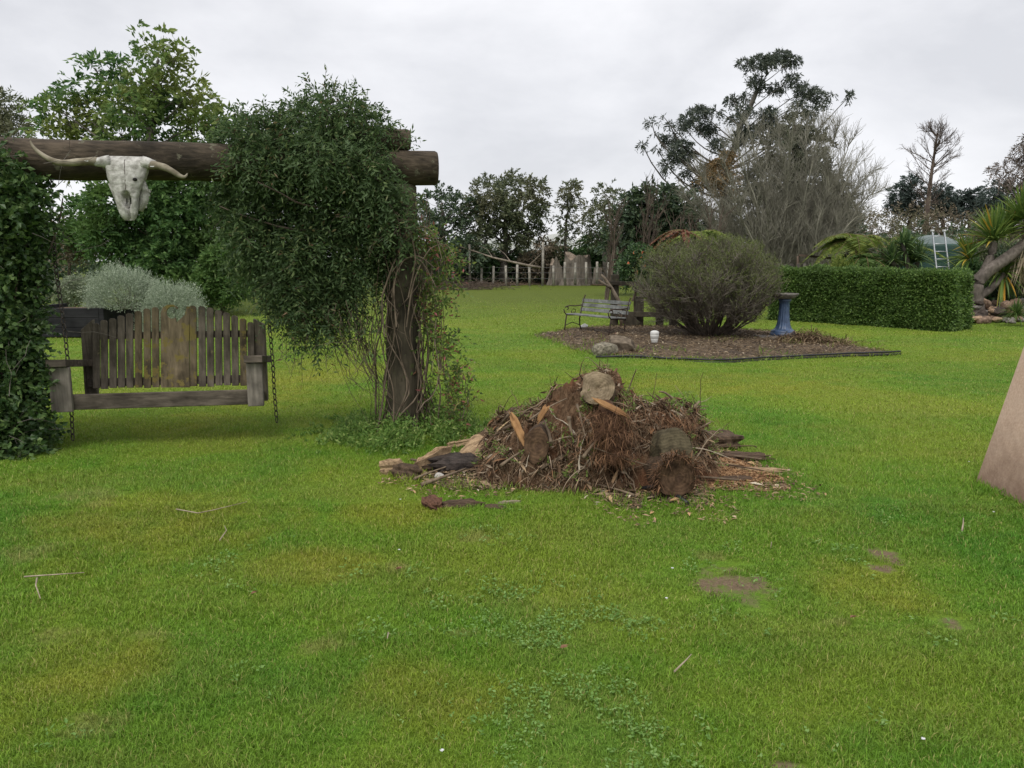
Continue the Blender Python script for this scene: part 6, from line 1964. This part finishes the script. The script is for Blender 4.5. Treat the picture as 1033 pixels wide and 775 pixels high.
def face_mat(nm, c1, c2, core, ring=95., corer=(.02, .05)):
    def make(c, axis):
        m, nt, b = new_mat(nm)
        g = nt.nodes.new("ShaderNodeNewGeometry")
        v = nt.nodes.new("ShaderNodeVectorMath"); v.operation = 'DISTANCE'
        nt.links.new(g.outputs["Position"], v.inputs[0]); v.inputs[1].default_value = tuple(c + np.array([.012, 0, -.01]))
        nz = noise(nt, g.outputs["Position"], 28, 5, .65)
        d = math_n(nt, 'ADD', v.outputs["Value"], math_n(nt, 'MULTIPLY', nz, .032))
        s = math_n(nt, 'SINE', math_n(nt, 'MULTIPLY', d, ring * 4.5))
        f = math_n(nt, 'MULTIPLY_ADD', s, .07); nt.nodes[-1].inputs[2].default_value = .0
        f = math_n(nt, 'ADD', f, nz, True)
        col = ramp(nt, f, [(.25, c1), (.75, c2)])
        st = noise(nt, g.outputs["Position"], 9, 4)
        col = mix(nt, ramp(nt, st, [(.45, (0, 0, 0)), (.65, (.7, .7, .7))]), col, tuple(x * .4 for x in c1))
        cm = ramp(nt, d, [(corer[0], (1, 1, 1)), (corer[1], (0, 0, 0))])
        col = mix(nt, cm, col, core)
        nt.links.new(col, b.inputs["Base Color"])
        b.inputs["Roughness"].default_value = .9
        b.inputs["Specular IOR Level"].default_value = .15
        bump(nt, f, .6, .008, b)
        return m
    return make
bark_side = wood_mat("palm_bark", (.045, .030, .020), (.20, .135, .088), (30, 30, 30), bstr=.8)
tan_face = face_mat("tan_cut_face", (.15, .11, .068), (.33, .26, .17), (.035, .03, .028), 80, (.030, .042))
dark_face = face_mat("dark_cut_face", (.045, .027, .017), (.15, .092, .055), (.07, .042, .028), 60)
olive_face = face_mat("olive_cut_face", (.055, .046, .028), (.145, .12, .072), (.07, .055, .035), 70)
stub('sawn_stub', A(602.5, 391, 5.62), (-.12, -.92, .42), .122, .30, heap, bark_side, tan_face, 1, .10, .035, 48)
pm_ = np.array([A(611, 407, 5.60), A(613, 420, 5.50), A(615, 437, 5.42), A(618, 455, 5.34), A(619, 468, 5.32)])
u = np.linspace(0, 4, 16)
pm_ = np.stack([np.interp(u, np.arange(5), pm_[:, i]) for i in range(3)], 1)
build(MB().tubes(pm_, np.interp(u, [0, .6, 2, 4], [.04, .075, .09, .10]), 26, True, rough=.14), 'torn_root', wood_mat("rusty_root", (.060, .030, .017), (.24, .125, .070), (16, 16, 4), bstr=1.0), heap)
# tall dark olive slab of trunk with an arched top, behind the lowest stub
pc_ = A(684, 455, 5.33)
ol = [(-.125, -.22), (.115, -.22), (.13, -.05), (.11, .06), (.07, .13), (.02, .165), (-.04, .165), (-.09, .13), (-.12, .05)]
rx = unit(np.array([1, .25, 0.])); rn = unit(np.array([.2, -.8, .25]))
ruv = unit(np.cross(rn, rx)); ruv = ruv if ruv[2] > 0 else -ruv
pcs = MB().prism(ol, .26, pc_ - rn * .125, rx, ruv, rn)
build(pcs, 'split_trunk', olive_face(pc_ + np.array([0, 0, -.25]), rn), heap, bevel=.02)
stub('sawn_stub', A(683, 481, 5.12), (.05, -.93, .12), .136, .34, heap, bark_side, dark_face, 1.05, .12, .01, 40)
stub('sawn_stub', A(541, 449, 5.42), (-.12, -.9, .12), .085, .28, heap, bark_side, dark_face, 1.5, .1, .01)
# rusty fibrous collar over the lowest stub, and shaggy fibres over the middle
def shag(c, w, n, L, rng, m, up=.2, dep=.1):
    S = np.asarray(c) + rng.normal(size=(n, 3)) * [w, dep, w * .25]
    return ribbons(S, rng.normal(size=(n, 3)) * [.8, .5, .6] + [0, -.4, -.7 + up], L * rng.uniform(.4, 1.2, n), .004, .25, rng, 5)
rust_f = chip_mat("rusty_fibre", [(0, (.05, .028, .017)), (.6, (.125, .068, .038)), (1, (.25, .14, .075))])
mb = MB()
a = np.linspace(-.4, math.pi + .5, 420)
S = A(683, 481, 5.10) + np.column_stack([np.cos(a) * .135, r.normal(0, .03, 420), np.sin(a) * .14]) + r.normal(size=(420, 3)) * .01
mb.add(*ribbons(S, np.column_stack([np.cos(a), np.full(420, -.5), np.sin(a)]) * .6 + r.normal(size=(420, 3)) * .5, r.uniform(.03, .09, 420), .007, .3, r, 4))
mb.add(*shag(A(614, 418, 5.47), .075, 700, .13, r, None, .3, .07)).add(*shag(A(616, 438, 5.33), .07, 800, .12, r, None, .3, .05)).add(*shag(A(618, 458, 5.27), .08, 500, .10, r, None, .3, .05)).add(*shag(A(655, 420, 5.6), .12, 260, .07, r, None)).add(*shag(A(690, 425, 5.6), .08, 260, .07, r, None))
build(mb, 'rusty_fibres', rust_f, heap, kind='stuff')
# bright splintered piece by the top stub
orange = wood_mat("fresh_split_wood", (.24, .12, .05), (.46, .27, .12), (14, 14, 3), bstr=.3)
pa_, pb_ = A(605, 406, 5.42), A(630, 418, 5.36)
def splinter(pa_, pb_, w, h, seed):
    x = unit(pb_ - pa_); y = unit(np.cross([0, -.5, 1.], x)); z = np.cross(x, y)
    me = wood_mesh('splinter', orange, seed, .6)
    co = np.zeros(len(me.vertices) * 3, np.float32); me.vertices.foreach_get('co', co)
    V = co.reshape(-1, 3) * [np.linalg.norm(pb_ - pa_) / 2, w / 2, h / 2]
    V = V @ np.stack([x, y, z], 1).T + (pa_ + pb_) / 2 - Hc
    me.vertices.foreach_set('co', V.ravel().astype(np.float32)); me.update()
    put('splinter', me, (0, 0, 0), parent=heap)
splinter(A(604, 405, 5.42), A(631, 419, 5.36), .045, .020, 401)
splinter(A(543, 424, 5.5), A(551, 411, 5.55), .045, .028, 402)
splinter(A(516, 420, 5.6), A(527, 444, 5.5), .05, .03, 403)

# ------------------------------------------------------------------ loose pieces round the heap
split_m = wood_mat("split_wood", (.22, .14, .075), (.58, .42, .26), (5, 24, 24), bstr=.5)
barkp = wood_mat("loose_bark", (.05, .032, .022), (.17, .115, .075), (5, 24, 24), bstr=.6)
redbark = wood_mat("red_bark", (.075, .035, .022), (.19, .10, .065), (6, 30, 30), bstr=.5)
wetbark = wood_mat("wet_black_bark", (.022, .017, .015), (.10, .078, .065), (8, 20, 20), rough=.45, bstr=.8)
LG = 'loose wood pieces round the stump heap'
def chunk(label, px, py, lx, ly, lz, rotz, mat, seed, tilt=(0, 0), name='wood_chunk', zadd=0., cat='wood chunk', group=LG):
    me = rock_mesh(name, mat, np.random.default_rng(seed), seed, (1, 1, 1), 3, .30) if cat == 'stone' else wood_mesh(name, mat, seed)
    p = G(px, py)
    tag(put(name, me, (p[0], p[1], lz * .6 + zadd), (tilt[0], tilt[1], rotz), (lx, ly, lz)), label, cat, group)
chunk('large pale split wood block with a fresh tan face left of the heap', 497, 468, .22, .10, .12, .35, split_m, 301, (.3, -.25))
chunk('brown fibrous wood block behind the pale split block', 521, 448, .12, .10, .19, -.4, bark_side, 302, (.2, .3))
chunk('tan wood chunk leaning on the left flank of the heap', 512, 443, .17, .06, .09, .5, split_m, 303, (.2, -.6))
chunk('dark wet black slab of bark lying between post and heap', 460, 474, .20, .10, .07, .3, wetbark, 304, (.1, .05), 'bark_slab')
chunk('thin orange tan wedge of wood by the black bark slab', 437, 474, .16, .03, .09, .55, split_m, 305, (.2, -.35))
chunk('rotten brown wood lump nearest the arbour post', 411, 481, .10, .07, .055, -.3, bark_side, 306, (0, .1))
chunk('small pale orange cut end on the rotten lump nearest the post', 396, 477, .08, .045, .06, .3, split_m, 307)
chunk('short reddish brown log piece lying alone on the grass in front', 436, 513, .085, .042, .040, -.9, redbark, 308, (0, .1), 'log_piece')
chunk('curved flat bark piece on the grass right of the short log piece', 466, 511, .13, .035, .022, .25, barkp, 309, (0, .05), 'bark_piece')
chunk('thin dark bark piece lying on the grass below the litter edge', 499, 513, .07, .022, .012, -.3, barkp, 310, (0, 0), 'bark_piece')
chunk('pale bleached wood sliver on the grass beside the thin bark', 514, 508, .07, .016, .010, .2, drift, 311, (0, 0), 'wood_sliver')
chunk('reddish wood strip on the litter in front of the heap', 554, 485, .10, .026, .018, .7, redbark, 312, (0, .1), 'bark_piece', .02)
chunk('small white stone beside the black bark slab', 443, 483, .035, .03, .03, 0, plain_mat("pale_stone", (.36, .33, .29), (.5, .47, .43), 9, .8, .2), 313, (0, 0), 'stone', 0, 'stone')
chunk('long low bark plank at the right tip of the sawdust', 752, 465, .17, .035, .025, -.12, barkp, 314, (0, 0), 'bark_plank', .02)
chunk('dark root lump right behind the heap by the sawdust', 722, 452, .16, .10, .06, .2, bark_side, 315, (0, 0), 'root_lump', .02)
for k, (px, py, lx, ly, lz, rz, tl, mt, lb) in enumerate((
    (482, 462, .16, .035, .022, .5, -.25, 0, 'pale orange splintered plank on the left heap flank, nearest the black bark slab'), (508, 462, .13, .03, .025, -.4, -.4, 0, 'pale splintered wood piece crossing in front of the large split block'),
    (528, 438, .15, .03, .03, 1.0, -.9, 1, 'grey brown broken root standing up on the left flank of the heap'), (470, 450, .15, .028, .02, .35, -.1, 0, 'long tan splinter behind the black bark slab'),
    (536, 470, .14, .022, .02, .25, -.2, 1, 'brown root piece below the round left stub'), (448, 468, .11, .03, .018, -.15, -.1, 1, 'dark fibrous bark piece left of the black bark slab'),
    (425, 476, .12, .03, .02, .2, 0, 1, 'brown bark piece between rotten lump and orange wedge'), (520, 476, .10, .025, .02, -.5, -.15, 0, 'orange splinter at the left front of the litter'),
    (575, 492, .11, .02, .015, .3, -.1, 1, 'brown root piece on the litter in front of the middle stub'), (725, 474, .15, .025, .018, -.2, 0, 0, 'orange tan splinter on the sawdust nearest the lowest stub'),
    (768, 478, .16, .03, .015, -.1, 0, 0, 'flat orange tan slab near the right tip of the sawdust'), (742, 487, .12, .02, .014, .1, 0, 1, 'thin brown bark strip at the front edge of the sawdust'))):
    chunk(lb, px, py, lx, ly, lz, rz, split_m if mt == 0 else barkp, 330 + k, (.3 * (k % 3 - 1), tl), 'wood_splinter', .02 + .3 * lx * abs(tl))
rg = [(405, 446, 432, 434), (418, 488, 470, 472), (425, 494, 470, 480), (486, 440, 498, 452), (470, 462, 500, 444), (478, 460, 512, 452), (505, 432, 516, 458), (514, 428, 524, 450), (538, 468, 512, 480), (575, 482, 620, 498), (548, 494, 565, 480), (640, 505, 600, 496),
      (712, 470, 770, 482), (720, 462, 768, 470), (700, 486, 745, 492), (730, 455, 762, 458), (415, 468, 450, 478)]
txt = ['from the weeds toward the wood lump', 'across the rotten lump', 'in front of the black bark slab', 'under the large split block', 'behind the split block', 'over the split block', 'standing against the left flank', 'left of the round left stub',
       'below the round left stub', 'across the litter in front', 'beside the reddish strip', 'under the lowest stub', 'along the sawdust', 'on the far side of the sawdust', 'at the front edge of the sawdust', 'at the far tip of the sawdust', 'beside the orange wedge']
for k, ((x0, y0_, x1, y1_), tx) in enumerate(zip(rg, txt)):
    a_, b_ = G(x0, y0_), G(x1, y1_)
    a_[2], b_[2] = .035, .035 + (.16 if k in (4, 5, 6, 7) else .02)
    p = bez(a_, (a_ + b_) / 2 + r.normal(size=3) * [.06, .06, .01] + [0, 0, .02], b_, 9)
    rad = r.uniform(.007, .016)
    o = build(MB().tubes(p, np.linspace(rad, rad * .5, 9), 6, True, rough=.2), 'stick', stick_m if k % 3 else barkp, loc=a_)
    tag(o, 'dead stick lying ' + tx if 'standing' not in tx else 'dead stick ' + tx, 'stick', 'sticks round the stump heap')
pp = np.array([np.append(G(x, y)[:2], z) for x, y, z in ((648, 497, .03), (660, 499, .06), (672, 501, .05), (684, 505, .03), (694, 511, .02))])
tag(build(MB().tubes(pp, .014, 10, True), 'hose_piece', black_pl, loc=pp[2] * [1, 1, 0]), 'short curved black hose piece in front of the lowest sawn stub', 'hose')

# ------------------------------------------------------------------ leaning board at the right edge
r = np.random.default_rng(131)
bm_, nt, b = new_mat("particle_board")
gp = nt.nodes.new("ShaderNodeTexCoord").outputs["Object"]
g1 = noise(nt, gp, 60, 4, .7)
c = ramp(nt, g1, [(.3, (.42, .28, .20)), (.7, (.60, .44, .335))])
c = mix(nt, ramp(nt, noise(nt, mapped(nt, gp, (3, 3, 9)), 1, 5), [(.4, (0, 0, 0)), (.7, (.5, .5, .5))]), c, (.52, .39, .30))
sp = nt.nodes.new("ShaderNodeSeparateXYZ"); nt.links.new(gp, sp.inputs[0])
low_ = math_n(nt, 'MULTIPLY_ADD', sp.outputs[2], -1.9); nt.nodes[-1].inputs[2].default_value = .95
st = math_n(nt, 'ADD', low_, math_n(nt, 'MULTIPLY', math_n(nt, 'SUBTRACT', noise(nt, gp, 7, 7, .75), .5), 1.5), True)
c = mix(nt, math_n(nt, 'MULTIPLY', st, .8), c, (.15, .085, .055))
nt.links.new(c, b.inputs["Base Color"])
b.inputs["Roughness"].default_value = .85
bump(nt, g1, .25, .004, b)
q0 = G(985.5, 487); q1 = G(1033, 510.5)
bo_ = q0.copy(); e1 = unit(q1 - q0)
topd = A(1033, 352, q0[1] + .0) - q0
nrm = unit(np.cross(e1, topd)); 
bup = unit(topd - e1 * np.dot(topd, e1))
BW, BH = 1.22, 1.55
cen = q0 + e1 * BW / 2 + bup * BH / 2
o = build(MB().box(cen + [0, 0, .004], (BW, .018, BH), np.stack([e1, np.cross(bup, e1), bup], 1)), 'board', bm_, loc=q0, bevel=.002)
tag(o, 'pinkish tan sheet of board leaning at the right edge of the lawn', 'board')
ptop = cen + bup * BH * .36 + e1 * .2
nr = np.array([e1[1], -e1[0], 0.])
nr = nr if nr[0] > 0 else -nr
nr = unit(nr)
pst = ptop + nr * .075
tag(build(MB().box((pst[0], pst[1], pst[2] / 2 + .05), (.1, .1, pst[2] + .15)), 'timber_post', post_wood, loc=(pst[0], pst[1], 0), bevel=.005), 'timber post behind the leaning board, out past the right edge', 'post')

bt_ = q0[:2] + e1[:2] * r.uniform(-.02, BW, 90)[:, None] + r.normal(size=(90, 2)) * .035
build(MB().add(*tuft_blades(bt_, r, 14, .055, .005)), 'edge_grass', blade_mat, kind='stuff')

# ------------------------------------------------------------------ small things dropped on the lawn
r = np.random.default_rng(141)
pale_stick = plain_mat('pale_stick', (.22, .17, .12), (.42, .35, .26), 20, .9, 0)
for k, (pts, rad, lb) in enumerate((([(25, 588.5), (55, 588.8), (86, 589)], .006, 'thin straight pale twig lying flat at the left of the lawn'), ([(38, 590), (37, 600), (42, 616)], .007, 'short bent twig hanging below the straight pale twig'),
                               ([(178, 519), (200, 525), (215, 524), (250, 517)], .006, 'long thin curved twig on the lawn below the swing'), ([(222, 551), (229, 543), (227, 540)], .006, 'tiny forked twig on the lawn left of centre'),
                               ([(680, 686), (692, 677), (697, 674)], .006, 'short pale twig in the right foreground grass'), ([(970, 541), (971, 536), (971, 532)], .008, 'small upright stub of twig before the leaning board'),
                               ([(392, 646), (391, 655)], .005, 'tiny upright straw stalk in the centre foreground'), ([(778, 553), (777, 561)], .004, 'tiny straw beside the bare earth patch'))):
    P = np.array([np.append(G(x, y)[:2], .035 + .012 * i) for i, (x, y) in enumerate(pts)])
    if len(P) < 3: P = np.stack([P[0], P.mean(0), P[1]])
    tag(build(MB().tubes(P, np.linspace(rad, rad * .5, len(P)) * .62, 6, True, rough=.2), 'twig', pale_stick, loc=P[0]), lb, 'twig', 'twigs on the lawn')
dl = chip_mat("fallen_leaf", [(0, (.16, .08, .045)), (1, (.27, .16, .10))])
for px, py, lb in ((253, 607, 'orange brown fallen leaf on the lawn at centre left'), (418, 496, 'brown fallen leaf near the rotten lump'), (716, 367, 'brown fallen leaf just outside the black edging'), (565, 663, 'dark dead leaf amid the pale clover patch'),
                   (857, 632, 'small dark fallen leaf in the right foreground'), (399, 582, 'brown dead leaf beside a straw patch at centre'), (1006, 371, 'pale brown leaf on the grass near the board top'), (800, 352, 'dry leaf lying by the bird bath slab')):
    p = G(px, py); p[2] = .04
    dd = np.array([[1, .3, .25], [.9, -.2, .3], [.8, .6, .1]])
    tag(build(MB().add(*leaves(np.repeat(p[None], 3, 0), dd, np.array([.04, .034, .03]) * (1 if py > 450 else 1.8), .016, r, .3, up=(0, 0, 1))), 'fallen_leaf', dl, loc=p), lb, 'leaf', 'fallen leaves on the lawn')
wf = plain_mat("daisy_white", (.6, .6, .6), (.75, .75, .75), 9, .7, 0)
for px, py, lb in ((678, 581, 'tiny white flower in the grass left of the bare earth patch'), (672, 612, 'tiny white flower below the bare earth patch'), (403, 562, 'tiny white flower in the grass at centre'), (446, 769, 'tiny white flower at the bottom edge'),
                   (977, 471, 'tiny white flower left of the board corner'), (1002, 523, 'tiny white flower just below the board'), (930, 757, 'tiny white flower at the bottom right'), (404, 510, 'tiny white flower left of the short log piece')):
    p = G(px, py); p[2] = .04
    tag(build(MB().add(*leaves(np.repeat(p[None], 11, 0), np.column_stack([np.cos(np.arange(11) * .571), np.sin(np.arange(11) * .571), np.full(11, .5)]), .009, .006, r, .1, up=(0, 0, 1))), 'daisy', wf, loc=p), lb, 'flower', 'daisies in the lawn')
